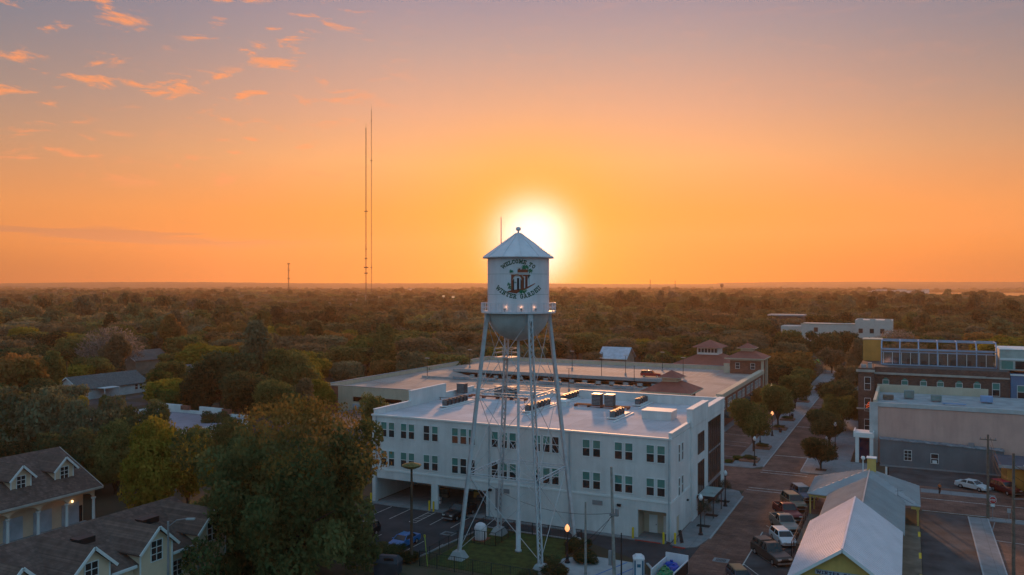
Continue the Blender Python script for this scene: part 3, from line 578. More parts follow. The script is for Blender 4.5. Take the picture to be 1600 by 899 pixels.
for i, (x, y, l) in enumerate([(-44.2, 122.4, 'tall dark cooling unit on red beams, left of the right pair'), (-42.1, 122.4, 'tall dark cooling unit on red beams, right of the right pair'), (-62.5, 124.5, 'tall dark cooling unit on red beams, left of the left pair'), (-60.1, 124.5, 'tall dark cooling unit on red beams, right of the left pair'), (-70.2, 125.2, 'lone dark cooling unit near the left parapet')]):
    t = thing('cooling_unit', l, 'air conditioner', (x, y, ZR + .5)); MB().box(-.7, .7, -.7, .7, 0, 1.65).build('casing', mat('louvre_grey', (.10, .10, .105), .6, var=.3, scale=4), t, False)
    MB().box(-.75, .75, -.75, .75, 1.65, 1.75).build('top_rim', GREYMET, t, False); m = MB()
    for z in range(7): m.box(-.73, .73, -.73, -.705, .12 + z * .22, .2 + z * .22)
    m.build('louvres', GREYMET, t, False)
for x0, x1, y, l in ((-47.9, -38.9, 122.4, 'rust red steel beams under the right pair of cooling units'), (-68.3, -57.4, 124.5, 'rust red steel beams under the left pair of cooling units')):
    t = thing('beam_frame', l, 'steel frame', (x0, y, ZR + .06)); m = MB(); m.box(0, x1 - x0, -.55, -.35, .25, .44); m.box(0, x1 - x0, .35, .55, .25, .44)
    m.build('beam', RUST, t, False); m = MB()
    for k in range(5): xx = (x1 - x0 - .3) * k / 4; m.box(xx, xx + .2, -.6, .6, .0, .25)
    m.build('support', RUST, t, False)
t = thing('roof_hatch', 'long low white box on the right half of the white roof', 'roof box', (-34.6, 114.6, ZR + .06)); MB().box(0, 4.3, 0, 3.2, 0, 1.15).build('box', W_PAINT, t, False); MB().box(-.08, 4.38, -.08, 3.28, 1.15, 1.28).build('lid', W_TRIM, t, False)
t = thing('roof_vent', 'pale hooded roof vent catching the sunset glow', 'roof vent', (-50.4, 120.6, ZR + .06)); MB().box(0, 1.6, 0, 1.6, 0, .8).build('curb', W_TRIM, t, False); MB().frust([(-.15, -.15, .8), (1.75, -.15, .8), (1.75, 1.75, .8), (-.15, 1.75, .8)], [(.3, .3, 1.15), (1.3, .3, 1.15), (1.3, 1.3, 1.15), (.3, 1.3, 1.15)]).build('hood', W_TRIM, t, False)
t = thing('pipe_run', 'thin pipe run on stands near the left parapet', 'pipes', (-71, 118.6, ZR + .06)); m = MB(); m.beam((0, 0, .45), (7, 1.2, .45), .07); m.beam((0, .3, .45), (7, 1.5, .45), .07); m.build('pipe', GREYMET, t, False); m = MB()
for k in range(5): m.beam((.2 + k * 1.6, .15 + k * .27, 0), (.2 + k * 1.6, .15 + k * .27, .5), .1)
m.build('stand', RUST, t, False)
t = thing('pipe_run', 'thin pipe run between the left and middle condenser rows', 'pipes', (-58, 121, ZR + .06)); MB().beam((0, 0, .45), (7, -.4, .45), .06).beam((3, 0, .45), (3.4, -6, .45), .05).build('pipe', GREYMET, t, False); m = MB()
for k in range(5): m.beam((.2 + k * 1.6, 0, 0), (.2 + k * 1.6, 0, .5), .08)
m.build('stand', RUST, t, False)
# bollards
def bollard(x, y, l): t = thing('bollard', l, 'bollard', (x, y, .05), group='yellow bollards by the white building'); MB().tube((0, 0, 0), (0, 0, 1.35), .14, n=12).build('post', YPAINT, t, False); MB().lathe([(.14, 1.35), (.1, 1.42), (0, 1.45)], n=12).build('cap', YPAINT, t, False)
for x, y, l in ((-61.25, 99.7, 'left yellow bollard of the pair at the open bay pillar'), (-60.5, 99.6, 'right yellow bollard of the pair at the open bay pillar'), (-31.3, 99.9, 'yellow bollard left of the cream recessed doorway'), (-27.25, 99.5, 'yellow bollard right of the cream recessed doorway'), (-25.9, 99.9, 'yellow bollard at the street corner beside the bicycle rack'), (-71.3, 99.7, 'yellow bollard at the far left end of the open bays')): bollard(x, y, l)
t = thing('tilted_sign', 'tipped black board and frame beside the corner bollard', 'board', (-25.2, 100.6, .12)); MB().beam((0, 0, 0), (-.35, .2, 1.5), .5, .07).build('board', BLACK, t, False); MB().beam((-.4, .5, 0), (-.35, .2, 1.4), .05).beam((-.7, .2, 0), (-.4, .2, 1.2), .05).build('frame', BLACK, t, False)
# ================================================================== PARKING GARAGE
gb = thing('parking_garage', 'wide pale parking garage with an open top deck behind the white building', 'parking garage', (-131, 163, 0))
GX0, GX1, GY0, GY1, GZ = -131, -38, 163, 252, 6.5
m = MB(); m.box(GX0 + .4, GX1 - .5, GY0 + .4, 195, GZ - .4, GZ); m.box(GX0 + .4, -122, 195, 212, GZ - .4, GZ); m.box(-52, GX1 - .5, 195, 212, GZ - .4, GZ); m.box(GX0 + .4, GX1 - .5, 212, GY1 - .4, GZ - .4, GZ)
dk = m.build('deck', DECK, gb)
MB().box(-122, -52, 195, 212, 2.6, 2.8).build('lower_deck', DECK, gb)
MB().frust([(-122, 196, 2.8), (-96, 196, 2.8), (-96, 211.8, 2.8), (-122, 211.8, 2.8)], [(-122, 196, 6.5), (-121.5, 196, 6.5), (-121.5, 211.8, 6.5), (-122, 211.8, 6.5)]).build('ramp', DECK, gb)
m = MB()
m.box(GX0, GX1, GY0, GY0 + .3, 5.0, 7.5); m.box(GX0 + 11, GX1, GY0, GY0 + .3, 2.2, 3.9); m.box(GX0 + 4.6, GX0 + 6, GY0, GY0 + .3, 0, 5); m.box(-38, -37.7, GY0, 163.3, 0, 7.5)
for k in range(12): x = GX0 + 17 + k * 6.2; m.box(x, x + .9, GY0, GY0 + .3, 0, 5.0)
m.box(GX0 + 6, GX0 + 17, GY0, GY0 + .3, 0, 3.8); m.box(GX0 + 5.9, GX0 + 9, GY0 - .02, GY0 + .28, 3.8, 5.05)
m.box(GX0, GX0 + .3, GY0 + .3, GY1, 4.6, 7.5); m.box(GX0, GX1, GY1 - .3, GY1, 4.0, 7.6)
m.build('facade', CREAM, gb)
MB().box(GX0 - .05, GX0 + 4.6, GY0 - .06, GY0 + .3, 0, 7.3).box(GX0 - .05, GX0 + .25, GY0 + .3, GY1 - 10, 0, 4.6).build('brick_pier', BRICK, gb)
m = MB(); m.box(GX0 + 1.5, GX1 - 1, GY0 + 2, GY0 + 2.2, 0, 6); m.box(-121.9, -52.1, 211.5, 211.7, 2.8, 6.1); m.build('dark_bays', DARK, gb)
m = MB(); m.box(GX0 - .1, GX1 + .1, GY0 - .1, GY0 + .4, 7.5, 7.62); m.box(GX0 - .1, GX0 + .4, GY0, GY1, 7.5, 7.62); m.box(GX0, GX1, GY1 - .4, GY1 + .1, 7.6, 7.72)
m.build('coping', CONCW, gb)
m = MB()                                  # walls round the light well, with openings
m.box(-122, -52, 194.7, 195, GZ - .4, 7.0); m.box(-122, -52, 212, 212.3, GZ - .4, 7.4)
x = -122
for k in range(18):
    m.box(x, x + 2.4, 211.0, 211.3, 2.8, 6.1); m.box(x + 2.4, min(x + 3.9, -52), 211.0, 211.3, 2.8, 4.75 - (k % 3 == 0) * .7); x += 3.9
m.box(-122, -52, 211.0, 211.3, 5.3, 6.1); m.build('light_well_wall', CONCW, gb)
for x0, x1 in ((-112, -107), (-104, -99), (-97, -93.5), (-86, -80), (-76, -71), (-66, -61), (-56, -52)): MB().box(x0, x1, 194.4, 194.6, GZ + .1, 7.4).build('screen_panel', mat('blue_grey_panel', (.26, .33, .38), .6), gb)
m = MB()
for k in range(44):
    x = GX0 + 2 + k * 2.1
    if x < -48: m.beam((x, 216, GZ + .006), (x, 221, GZ + .006), .2, .004); m.beam((x, 246, GZ + .006), (x, 251, GZ + .006), .2, .004); m.beam((x, 231, GZ + .006), (x, 241, GZ + .006), .2, .004); m.beam((x, 176, GZ + .006), (x, 186, GZ + .006), .2, .004)
m.build('bay_lines', LINE, dk)
# street facade of the garage: brick storefront with cornice, windows, awnings
m = MB(); m.box(GX1 - .3, GX1, 163.3, 184, 0, 7.3); m.build('cream_street_wall', CREAM, gb)
m = MB(); m.box(GX1 - .3, GX1 + .5, 184, 243, 0, 6.9); sw = m.build('brick_street_wall', BRICK, gb)
MB().box(GX1 - .5, GX1 + .9, 184, 243, 6.9, 7.9).box(GX1 - .5, GX1 + .35, 163.3, 184, 7.3, 7.6).build('cornice', CREAM, gb)
for k in range(9):
    for d in (0, 1.7, 3.2)[:3 if k % 2 else 2]: win(gb, GX1 + .5, 186.5 + k * 6.2 + d, 5.0, 1.1, 1.9, 'r', 'plain')
for k in range(3): win(gb, GX1, 166 + k * 6, 5.1, 1.1, 1.9, 'r', 'plain')
AWN = mat('dark_green_awning', (.02, .05, .05), .8)
for k in range(8):
    y = 186 + k * 7; MB().prism([(GX1 + .5, y, 3.6), (GX1 + 2.2, y, 2.7), (GX1 + 2.2, y, 2.4), (GX1 + .5, y, 2.4)], (0, 4.6, 0)).build('awning', AWN, gb)
for k in range(3):
    y = 166 + k * 6; MB().prism([(GX1, y, 3.4), (GX1 + 1.5, y, 2.7), (GX1 + 1.5, y, 2.4), (GX1, y, 2.4)], (0, 3.6, 0)).build('awning', AWN, gb)
def pyramid_tower(cx, cy_, s, h, eave, label, wallm=BRICK, spire=False, zb=0):
    t = thing('stair_tower', label, 'tower', (cx, cy_, 0)); m = MB(); m.box(cx - s, cx + s, cy_ - s, cy_ + s, zb, h); m.build('wall', wallm, t)
    MB().box(cx - s - .05, cx + s + .05, cy_ - s - .05, cy_ + s + .05, h - .5, h).build('frieze', CREAM, t)
    e = eave; sq = lambda q, z: [(cx - q, cy_ - q, z), (cx + q, cy_ - q, z), (cx + q, cy_ + q, z), (cx - q, cy_ + q, z)]
    m = MB(); m.frust(sq(e, h + .3), sq(s * .42, h + 2.1)); m.build('roof', REDTILE, t); MB().frust(sq(e + .06, h), sq(e + .08, h + .28)).build('eave', CREAM, t)
    MB().frust(sq(s * .40, h + 2.1), sq(s * .40, h + 2.9)).build('lantern', CREAM, t); MB().frust(sq(s * .62, h + 2.9), sq(s * .63, h + 3.05)).build('lantern_eave', CREAM, t)
    r2 = MB().frust(sq(s * .60, h + 3.05), sq(.05, h + 4.4)); r2.build('lantern_roof', REDTILE, t)
    if spire: MB().lathe([(.12, h + 4.3), (.2, h + 4.7), (.05, h + 4.9), (.03, h + 5.8)], (cx, cy_, 0), 8).build('spire', REDTILE, t)
    for (dx, sg) in ((-s * .5, 1), (s * .5, 1)): win(t, cx + dx, cy_ - s, h - 2, 1.1, 1.6, 'f', 'plain')
    win(t, cx + s, cy_, h - 2, 1.1, 1.6, 'r', 'plain'); return t
pyramid_tower(-45.2, 171.5, 4.1, 9.7, 5.4, 'nearer garage stair tower with red hipped roof and lantern, just behind the white roof')
t2 = pyramid_tower(-42.5, 247.5, 4.3, 10.8, 5.6, 'tall brick stair tower with red roof and spire at the far garage corner', spire=True)
m = MB(); m.box(-38.1, -37.4, 243.4, 244.2, 0, 10.6); m.box(-38.1, -37.4, 250.8, 251.6, 0, 10.6); m.build('pilaster', CREAM, t2); MB().box(-48.6, -46.9, 243.05, 243.15, 6.6, 9.4).build('door_panel', CREAM, t2)
hb = thing('market_pavilion', 'low building with red hipped roof and white windowed lantern behind the garage', 'building', (-60, 276, 0))
m = MB(); m.box(-72, -48, 268, 286, 0, 5.0); m.build('wall', BRICK, hb)
sqr = lambda x0, x1, y0, y1, z: [(x0, y0, z), (x1, y0, z), (x1, y1, z), (x0, y1, z)]
MB().frust(sqr(-73.5, -46.5, 266.5, 287.5, 5.0), sqr(-63.5, -56.5, 273, 281, 9.2)).build('roof', REDTILE, hb)
MB().box(-63.4, -56.6, 273.2, 280.8, 9.2, 11.6).build('lantern', W_TRIM, hb); m = MB()
for k in range(6): m.box(-63 + k * 1.08, -62.2 + k * 1.08, 273.05, 273.18, 9.9, 11.2)
m.build('lantern_window', GLASS, hb); MB().frust(sqr(-65, -55, 271.6, 282.4, 11.6), sqr(-60.3, -59.7, 276.8, 277.4, 13.8)).build('lantern_roof', REDTILE, hb)
# deck lamp posts
DL = [(667.6, 592), (734, 575), (894, 578), (940, 592), (977.5, 587), (1035, 580), (1067.5, 591), (991, 606), (889, 612)]
dlab = ['left of all on the deck', 'second from the left', 'beside the right tower leg on the far deck', 'fourth from the left on the far deck', 'behind the red roofed car space', 'right beside the nearer red lantern roof', 'in the right hand far bays', 'short one on the light well wall', 'at the light well']
for (px, py), l in zip(DL, dlab):
    Yd = (32 - GZ) * 1280 / (py - 447); x, y = at(px, Yd)
    t = thing('deck_lamp', 'dark lamp post on the garage deck, ' + l, 'lamp post', (x, y, GZ), group='lamp posts on the garage deck')
    MB().tube((0, 0, 0), (0, 0, 5.6), .09, .06, 6).build('pole', BLACK, t, False); MB().box(-.6, .6, -.25, .25, 5.6, 5.72).build('lamp_head', CONCW, t, False); MB().lathe([(.3, 0), (.3, .7), (0, .7)], n=8).build('foot', CONCW, t, False)
# ================================================================== DEPOT (YELLOW GABLED BUILDING)
dp = thing('depot_building', 'yellow gabled depot with pale ribbed metal roof beside the parked cars', 'building', (-5.5, 82, 0))
m = MB(); m.box(-9.6, -1.4, 82.6, 103, 0, 4.1); m.prism([(-9.6, 82.6, 4.1), (-1.4, 82.6, 4.1), (-1.4, 82.6, 4.4), (-5.5, 82.6, 7.15), (-9.6, 82.6, 4.4)], (0, .3, 0)); m.box(-9.2, -1.4, 103, 119, 0, 3.6); m.build('wall', YELLOW, dp)
m = MB()
for k in range(40):
    x = -9.5 + k * .205; z1 = 7.0 - abs(x + 5.5) * .71; m.box(x, x + .03, 82.57, 82.598, .5, max(1, z1))
m.build('board_battens', YELLOW, dp)
def slope(m, xe, ze, xr, zr, y0, y1, th, rib=.55, mat_=None):
    m.prism([(xe, y0, ze), (xr, y0, zr), (xr, y0, zr - th), (xe, y0, ze - th)], (0, y1 - y0, 0))
    if rib:
        n = int((y1 - y0) / rib)
        for k in range(n + 1):
            y = y0 + .03 + k * (y1 - y0 - .06) / n; m.beam((xe, y, ze + .03), (xr, y, zr + .03), .05, .06, up=(0, 0, 1))
m = MB(); slope(m, -10.5, 4.0, -5.5, 7.5, 81.9, 103, .12); slope(m, -.5, 4.0, -5.5, 7.5, 81.9, 103, .12); m.beam((-5.5, 81.85, 7.56), (-5.5, 103, 7.56), .16, .06); m.build('roof', METROOF, dp)
m = MB(); m.beam((-10.5, 81.86, 3.86), (-5.5, 81.86, 7.36), .05, .26); m.beam((-.5, 81.86, 3.86), (-5.5, 81.86, 7.36), .05, .26); m.build('bargeboard', W_TRIM, dp)
m = MB(); slope(m, -9.8, 3.7, -4.8, 6.5, 103.05, 119, .1, .5); slope(m, -.3, 3.7, -4.8, 6.5, 103.05, 119, .1, .5); m.beam((-4.8, 103.1, 6.56), (-4.8, 124, 6.56), .16, .06); m.build('rear_roof', METROOFD, dp)
m = MB(); ap = (-4.8, 124.6, 6.5); cs_ = [(-12.5, 119, 3.5), (1.5, 118.2, 3.5), (1.5, 130.4, 3.5), (-12.5, 130.4, 3.5)]
for i in range(4): m.add([cs_[i], cs_[(i + 1) % 4], ap, tuple(Vector(cs_[i]) - Vector((0, 0, .1))), tuple(Vector(cs_[(i + 1) % 4]) - Vector((0, 0, .1))), (ap[0], ap[1], 6.38)], [(0, 1, 2), (3, 5, 4), (0, 3, 4, 1)])
for k in range(20):
    f = k / 20; y = 119 + 11.4 * f; s = min(f, 1 - f) * 2; c = Vector((-12.5, y, 3.53)); e = Vector((-12.5 + 7.7 * s, y + (124.6 - y) * 0, 3.53 + 3 * s)); m.beam(c, e, .05, .05)
    c = Vector((1.5, 118.2 + 12.2 * f, 3.53)); m.beam(c, Vector((1.5 - 6.3 * s, c.y, 3.53 + 3 * s)), .05, .05)
m.build('canopy_roof', METROOFD, dp)
m = MB(); m.box(-12.3, -9.2, 119.2, 119.35, 3.05, 3.4); m.box(-12.4, 1.4, 130.15, 130.3, 3.0, 3.4); m.box(.4, 1.4, 118.4, 118.5, 3.0, 3.4); m.build('fascia', YELLOW, dp)
m = MB()
for x, y in ((-12.1, 119.5), (-12.1, 124.7), (-12.1, 130), (-8, 130), (-2, 130), (1.2, 119), (1.2, 124), (1.2, 130)): m.beam((x, y, 0), (x, y, 3.5), .2)
m.build('canopy_post', YELLOW, dp)
MB().box(-9.0, -1.6, 119, 129, 0, 3.4).build('rear_wall', YELLOW, dp)
ch = MB().box(-5.1, -4.0, 124.2, 125.4, 5.9, 8.0).build('chimney', YELLOW, dp); MB().box(-5.2, -3.9, 124.1, 125.5, 8.0, 8.1).build('chimney_cap', W_TRIM, ch)
MB().beam((-5.6, 123.6, 6.2), (-5.6, 123.6, 7.9), .14).lathe([(.0, 7.8), (.25, 7.95), (.28, 8.15), (.2, 8.35), (0, 8.4)], (-5.6, 123.6, 0), 10).build('finial', W_TRIM, dp)
pl = MB().box(-1.35, 1.4, 82, 118, 0, 1.0).build('platform', mat('worn_platform', (.22, .17, .13), .9, var=.2), dp); m = MB()
for y in (84, 96, 104, 113): m.box(1.15, 1.42, y, y + 2.2, 1.0, 1.02)
m.build('yellow_edge', YPAINT, pl)
m = MB(); m.box(-12.2, -9.7, 104, 118.5, 0, .9); m.build('side_deck', WOOD, dp); m = MB()
for k in range(9): m.beam((-12.3, 101 + k * 2.1, 0), (-12.3, 101 + k * 2.1, 1.9), .08)
m.beam((-12.3, 101, 1.9), (-12.3, 118.2, 1.9), .08); m.beam((-12.3, 101, 1.4), (-12.3, 118.2, 1.4), .05); m.build('deck_railing', BLACK, dp)
MB().beam((-1.2, 119.8, 3.6), (-1.2, 119.8, 5.2), .06).beam((-1.5, 119.8, 4.8), (-.6, 119.8, 5.0), .05).beam((-1.2, 119.8, 4.3), (.6, 117.5, 3.9), .05).build('roof_bracket', GREYMET, dp)
# station name board on the gable
sg = MB().box(-7.9, -3.1, 82.36, 82.5, 4.74, 5.16).build('name_board', mat('board_blue_grey', (.36, .42, .48), .7), dp); m = MB(); s_ = 'WINTER GARDEN'; ws = [GLY[c][0] + .3 for c in s_]; u = -7.75; scl = 4.5 / sum(ws); i = 0
for c, w in zip(s_, ws):
    for qd in glyph_quads(c, .24): i += 1; m.poly([(u + v.x * scl, 82.355 - (i % 8) * .0006, 4.82 + v.y * .27) for v in qd])
    u += w * scl
m.build('board_lettering', mat('navy_lettering', (.02, .03, .08), .6), sg)
# ================================================================== RIGHT-HAND BLOCK
pk = thing('pink_building', 'pink stucco building with a long blank wall and cluttered flat roof', 'building', (-5.6, 162.7, 0))
MB().box(-5.6, 40, 162.7, 186, 0, 10.1).build('wall', PINK, pk); MB().box(-5.4, 39.8, 163.0, 185.8, 10.1, 10.16).build('roof', mat('grey_roofing', (.36, .40, .42), .8, var=.15, scale=.4), pk)
m = MB(); m.box(-5.7, 40, 162.55, 163.0, 10.16, 10.9); m.box(-6.3, -4.9, 162.4, 162.7, 0, 10.9); m.build('front_parapet', mat('pale_grey_trim', (.50, .52, .53), .8, var=.1), pk); MB().box(-5.7, 14.2, 185.3, 185.8, 10.16, 11.7).box(-5.7, -5.2, 163.0, 185.3, 10.16, 11.3).build('back_parapet', CREAM, pk)
rng = random.Random(8)
for (x, y, w, d, h, mm, l) in [(-3.4, 173, 1.9, 1.5, .9, WOOD, 'low wooden frame on the pink building roof at the left'), (.2, 176, 1.8, 1.5, 1.6, mat('sage_unit', (.20, .27, .26), .6), 'tall sage green unit on the pink building roof'), (4.8, 174, 1.8, 1.4, 1.2, mat('sage_unit', (.2, .27, .26)), 'second sage green unit on the pink building roof'), (13.2, 176, 2.0, 1.6, 1.3, SKYBLUE, 'blue grey rounded unit on the pink building roof'), (22.6, 170, 2.2, .8, .6, WOOD, 'low wooden rack at the right end of the pink roof'), (7.6, 170, 4, .5, .35, SKYBLUE, 'blue duct lying on the pink roof')]:
    t = thing('roof_unit', l, 'roof equipment', (x, y, 10.18)); MB().box(-w / 2, w / 2, -d / 2, d / 2, .2, h).build('casing', mm, t, False, bevel=.06); m = MB()
    for sx_ in (-1, 1): m.box(sx_ * w * .4 - .05, sx_ * w * .4 + .05, -d / 2, d / 2, 0, .2)
    m.build('skid', GREYMET, t, False)
gw = thing('grey_building', 'low grey block building in front of the pink wall', 'building', (-4.5, 160.5, 0))
MB().prism([(-4.5, 160.5, 0), (14.6, 160.5, 0), (14.6, 160.5, 4.0), (-4.5, 160.5, 4.6)], (0, 2.1, 0)).build('wall', GREYW, gw)
m = MB(); m.prism([(-4.6, 160.35, 4.62), (14.7, 160.35, 4.02), (14.7, 160.35, 4.2), (-4.6, 160.35, 4.8)], (0, 2.15, 0)); m.build('roof', mat('tar_roof', (.30, .33, .37), .7, var=.3, scale=1.5), gw)
win(gw, -.0, 160.5, 2.1, 1.1, 1.7, 'f', 'grid'); win(gw, 4.2, 160.5, 1.9, 1.1, 1.6, 'f', 'plain'); MB().box(3.85, 4.55, 160.1, 160.47, 1.1, 1.6).build('window_unit', W_TRIM, gw)
MB().box(9.4, 10.3, 161.2, 162, 4.2, 4.9).build('roof_vent', GREYMET, gw); MB().tube((13, 160.4, 0), (13, 160.4, 4), .05).build('downpipe', GREYMET, gw)
po = thing('portico', 'small white portico with square pillars and dark blue doors', 'portico', (-8.6, 161.2, 0))
m = MB()
for x in (-8.6, -6.2): m.box(x, x + .6, 161.0, 161.6, 0, 4.6)
m.build('pillar', W_TRIM, po); MB().box(-8.9, -5.5, 160.9, 164.9, 4.6, 5.4).box(-8.9, -8.7, 160.9, 164.9, 5.4, 5.7).box(-5.7, -5.5, 160.9, 164.9, 5.4, 5.7).build('roof', W_TRIM, po); MB().box(-8.1, -6.1, 164.4, 164.6, 0, 3.8).build('door', mat('navy_door', (.02, .045, .12), .9, spec=.05), po)
bk = thing('brick_hotel', 'brown brick building with arched windows and a glass house on its roof', 'building', (-9.4, 190, 0))
MB().box(-6.4, 18.3, 190, 212, 0, 14.8).box(-9.4, -6.4, 186.6, 212, 0, 14.8).build('wall', BRICKD, bk); MB().box(-6.2, 18.1, 190.2, 211.8, 14.8, 14.86).build('roof', mat('dark_roofing', (.1, .1, .1), .9), bk)
MB().box(-6.6, 14.1, 189.55, 190, 13.35, 13.75).box(14.1, 18.3, 189.8, 190, 13.35, 13.65).box(-9.8, -6.2, 186.2, 186.6, 14.0, 14.5).box(-9.7, -6.3, 186.2, 186.6, 6.2, 6.5).build('cornice', mat('stone_band', (.42, .39, .35), .8), bk)
for x in (-4.2, -.6, 2.9, 6.0, 9.4, 12.6): 
    w_ = win(bk, x, 190, 11.3, 1.1, 1.7, 'f', 'sash'); MB().lathe([(0, 0), (.5, 0), (.5, .06), (0, .06)], n=16).build('arch_head', BLIND, w_, False).rotation_euler = (R(90), 0, 0); bpy.data.objects[-1] if False else None
for o in [o for o in bpy.data.objects if o.name.startswith('arch_head')]: o.location = (0, -.0, .85)
win(bk, 15.9, 190, 11.2, 1.2, 2.5, 'f', 'sash')
for z in (12.0, 7.6, 3.2): win(bk, -7.6, 186.6, z - .4, 1.1, 2.6, 'f', 'plain')
m = MB(); m.beam((-7.9, 186.3, 6.5), (-7.2, 186.3, 7.0), .06, .08); m.beam((-7.9, 186.3, 6.9), (-7.2, 186.3, 7.4), .06, .08); m.beam((-7.6, 186.3, 7.4), (-7.2, 186.3, 7.8), .06, .08); m.build('neon_sign', mat('neon_orange', (.8, .15, .05), emit=(1, .12, .03, .8)), bk)
gh = thing('glass_house', 'blue framed glass house standing on the brown brick roof', 'greenhouse', (-5.2, 196, 14.86)); BF = mat('pale_blue_frame', (.30, .40, .55), .5)
m = MB(); H0, H1, H2 = 14.9, 18.3, 20.0; xs = [-5.2 + 21.7 * k / 6 for k in range(7)]
for x in xs: m.beam((x, 196, H0), (x, 196, H1), .22); m.beam((x, 196, H1), (x, 198.2, H2), .26, .2); m.beam((x, 198.2, H2), (x, 203, H2), .26, .2)
for z, y, w in ((H1, 196, .3), (H2, 198.2, .26), (17.7, 195.95, .16), (H0 + .1, 196, .2)): m.beam((-5.2, y, z), (16.5, y, z), w)
m.beam((-5.2, 203, H2), (16.5, 203, H2), .25); m.build('frame', BF, gh); m = MB()
for k in range(13): x = -4.8 + 21.2 * k / 12; m.beam((x, 196.02, H0), (x, 196.02, 17.7), .09)
m.build('mullion', W_TRIM, gh)
gm = bpy.data.materials.new('greenhouse_glass'); gm.use_nodes = True; gt = gm.node_tree; gt.nodes.clear(); go_ = gt.nodes.new('ShaderNodeOutputMaterial'); gx_ = gt.nodes.new('ShaderNodeMixShader'); gx_.inputs[0].default_value = .22; gtr = gt.nodes.new('ShaderNodeBsdfTransparent'); gtr.inputs[0].default_value = (.75, .8, .82, 1); ggl = gt.nodes.new('ShaderNodeBsdfGlossy'); ggl.inputs['Roughness'].default_value = .05; ggl.inputs[0].default_value = (.8, .85, .9, 1)
gt.links.new(gtr.outputs[0], gx_.inputs[1]); gt.links.new(ggl.outputs[0], gx_.inputs[2]); gt.links.new(gx_.outputs[0], go_.inputs[0])
MB().box(-5.1, 16.4, 196.04, 196.06, H0, 17.7).build('glazing', gm, gh); MB().box(-5.1, 16.4, 202.8, 203, H0, H2 - 1.9).build('back_wall', mat('warm_grey_panel', (.26, .20, .17), .6), gh)
rngp = random.Random(2); m = MB()
for k in range(7): x = -3 + k * 2.8; m.box(x, x + 1.1, 198.5, 199.6, H0, H0 + rngp.uniform(.7, 1.3))
m.build('furniture', mat('dark_furniture', (.04, .04, .045), .7), gh)
yt = thing('roof_stair_house', 'ochre yellow stair house on the left end of the brick roof', 'stair house', (-9.3, 205, 14.86)); MB().box(-9.3, -5.4, 205, 210, 14.86, 19.7).build('wall', OCHRE, yt); MB().box(-9.4, -5.3, 204.9, 210.1, 19.7, 19.85).build('coping', CREAM, yt)
rs = thing('roof_room', 'pale green and white rooftop room right of the glass house', 'roof room', (17.2, 194, 14.86)); MB().box(16.9, 24, 194, 204, 14.86, 19.0).build('wall', mat('pale_sage', (.42, .48, .45), .8), rs); MB().box(16.9, 24.2, 193.85, 194.0, 16.9, 17.3).box(16.8, 24.2, 193.8, 204.1, 19.0, 19.15).build('trim', W_TRIM, rs); MB().box(19.6, 23.6, 193.94, 193.99, 15.1, 16.7).build('window', GLASS, rs); MB().box(17.2, 19.2, 193.94, 193.99, 15.1, 16.7).build('window', BLIND, rs)
pg = thing('planter_railing', 'small railing and planters on the brick roof corner above the street', 'railing', (-9.2, 187, 14.8)); m = MB(); m.beam((-9.2, 187, 15.8), (-6.5, 187, 15.8), .06); m.beam((-9.2, 187, 14.8), (-9.2, 187, 15.8), .06); m.beam((-6.5, 187, 14.8), (-6.5, 187, 15.8), .06); m.build('rail', BLACK, pg); MB().box(-8.9, -7.9, 187.5, 188.3, 14.8, 15.5).box(-7.6, -6.8, 187.5, 188.3, 14.8, 15.9).build('planter', CONCW, pg)
bl = thing('blue_building', 'blue painted building at the right edge beyond the pink roof', 'building', (18.4, 189.6, 0)); MB().box(18.4, 40, 189.6, 212, 0, 14.2).build('wall', BLUEW, bl); MB().box(18.3, 40, 189.4, 189.6, 14.2, 14.5).build('coping', W_TRIM, bl)
for x in (20.2, 24.0, 28): win(bl, x, 189.6, 11.0, 1.3, 2.5, 'f', 'sash')
# ochre shop at the right edge with its awning roof
oc = thing('ochre_shop', 'ochre walled low shop with dark flat roof at the right edge', 'shop', (13.6, 150, 0))
MB().box(14.0, 22, 149.4, 158.6, 0, 3.6).box(16.4, 26, 138, 149.4, 0, 3.9).build('wall', OCHRE, oc); MB().box(12.9, 22, 149.0, 159, 3.6, 3.8).box(16.2, 26, 137.8, 149.0, 3.9, 4.1).build('roof', mat('dark_slate_roof', (.10, .10, .13), .8), oc); MB().box(12.8, 22, 148.85, 149.0, 3.5, 3.95).box(16.1, 16.2, 137.8, 148.8, 3.8, 4.25).build('fascia', CONCW, oc)
# far white building, small houses
fw = thing('white_hall', 'long white building with stepped parapets rising from the trees on the right', 'building', (-48, 430, 0))
MB().box(-48, -23, 430, 446, 0, 13.2).box(-23, -6.5, 428, 446, 0, 15.6).box(-22, -19.5, 428, 430, 15.6, 16.4).box(-16.5, -14, 428, 430, 15.6, 16.2).box(-10, -7, 428, 430, 15.6, 16.2).box(-58, -48, 433, 446, 0, 11.8).build('wall', mat('old_white_plaster', (.55, .52, .49), .9, var=.06), fw); MB().box(-48.2, -22.8, 429.8, 430, 6.8, 7.2).box(-48.2, -23, 429.75, 430, 13.2, 13.5).build('cornice', CREAM, fw)
for x in (-41, -20.5, -15.6, -11): win(fw, x, 430 if x < -23 else 428, 10.4, 1.7, 2.0, 'f', 'dark')
for (x, y, w, d, h, l, mm) in [(-66, 520, 20, 14, 14, 'thin white flat roof showing among trees left of the long white building', CONCW)]:
    t = thing('far_building', l, 'building', (x, y, 0)); MB().box(-w / 2, w / 2, -d / 2, d / 2, 0, h).build('wall', BRICKD, t, False); MB().box(-w / 2 - .4, w / 2 + .4, -d / 2 - .4, d / 2 + .4, h, h + .8).build('roof', mm, t, False)
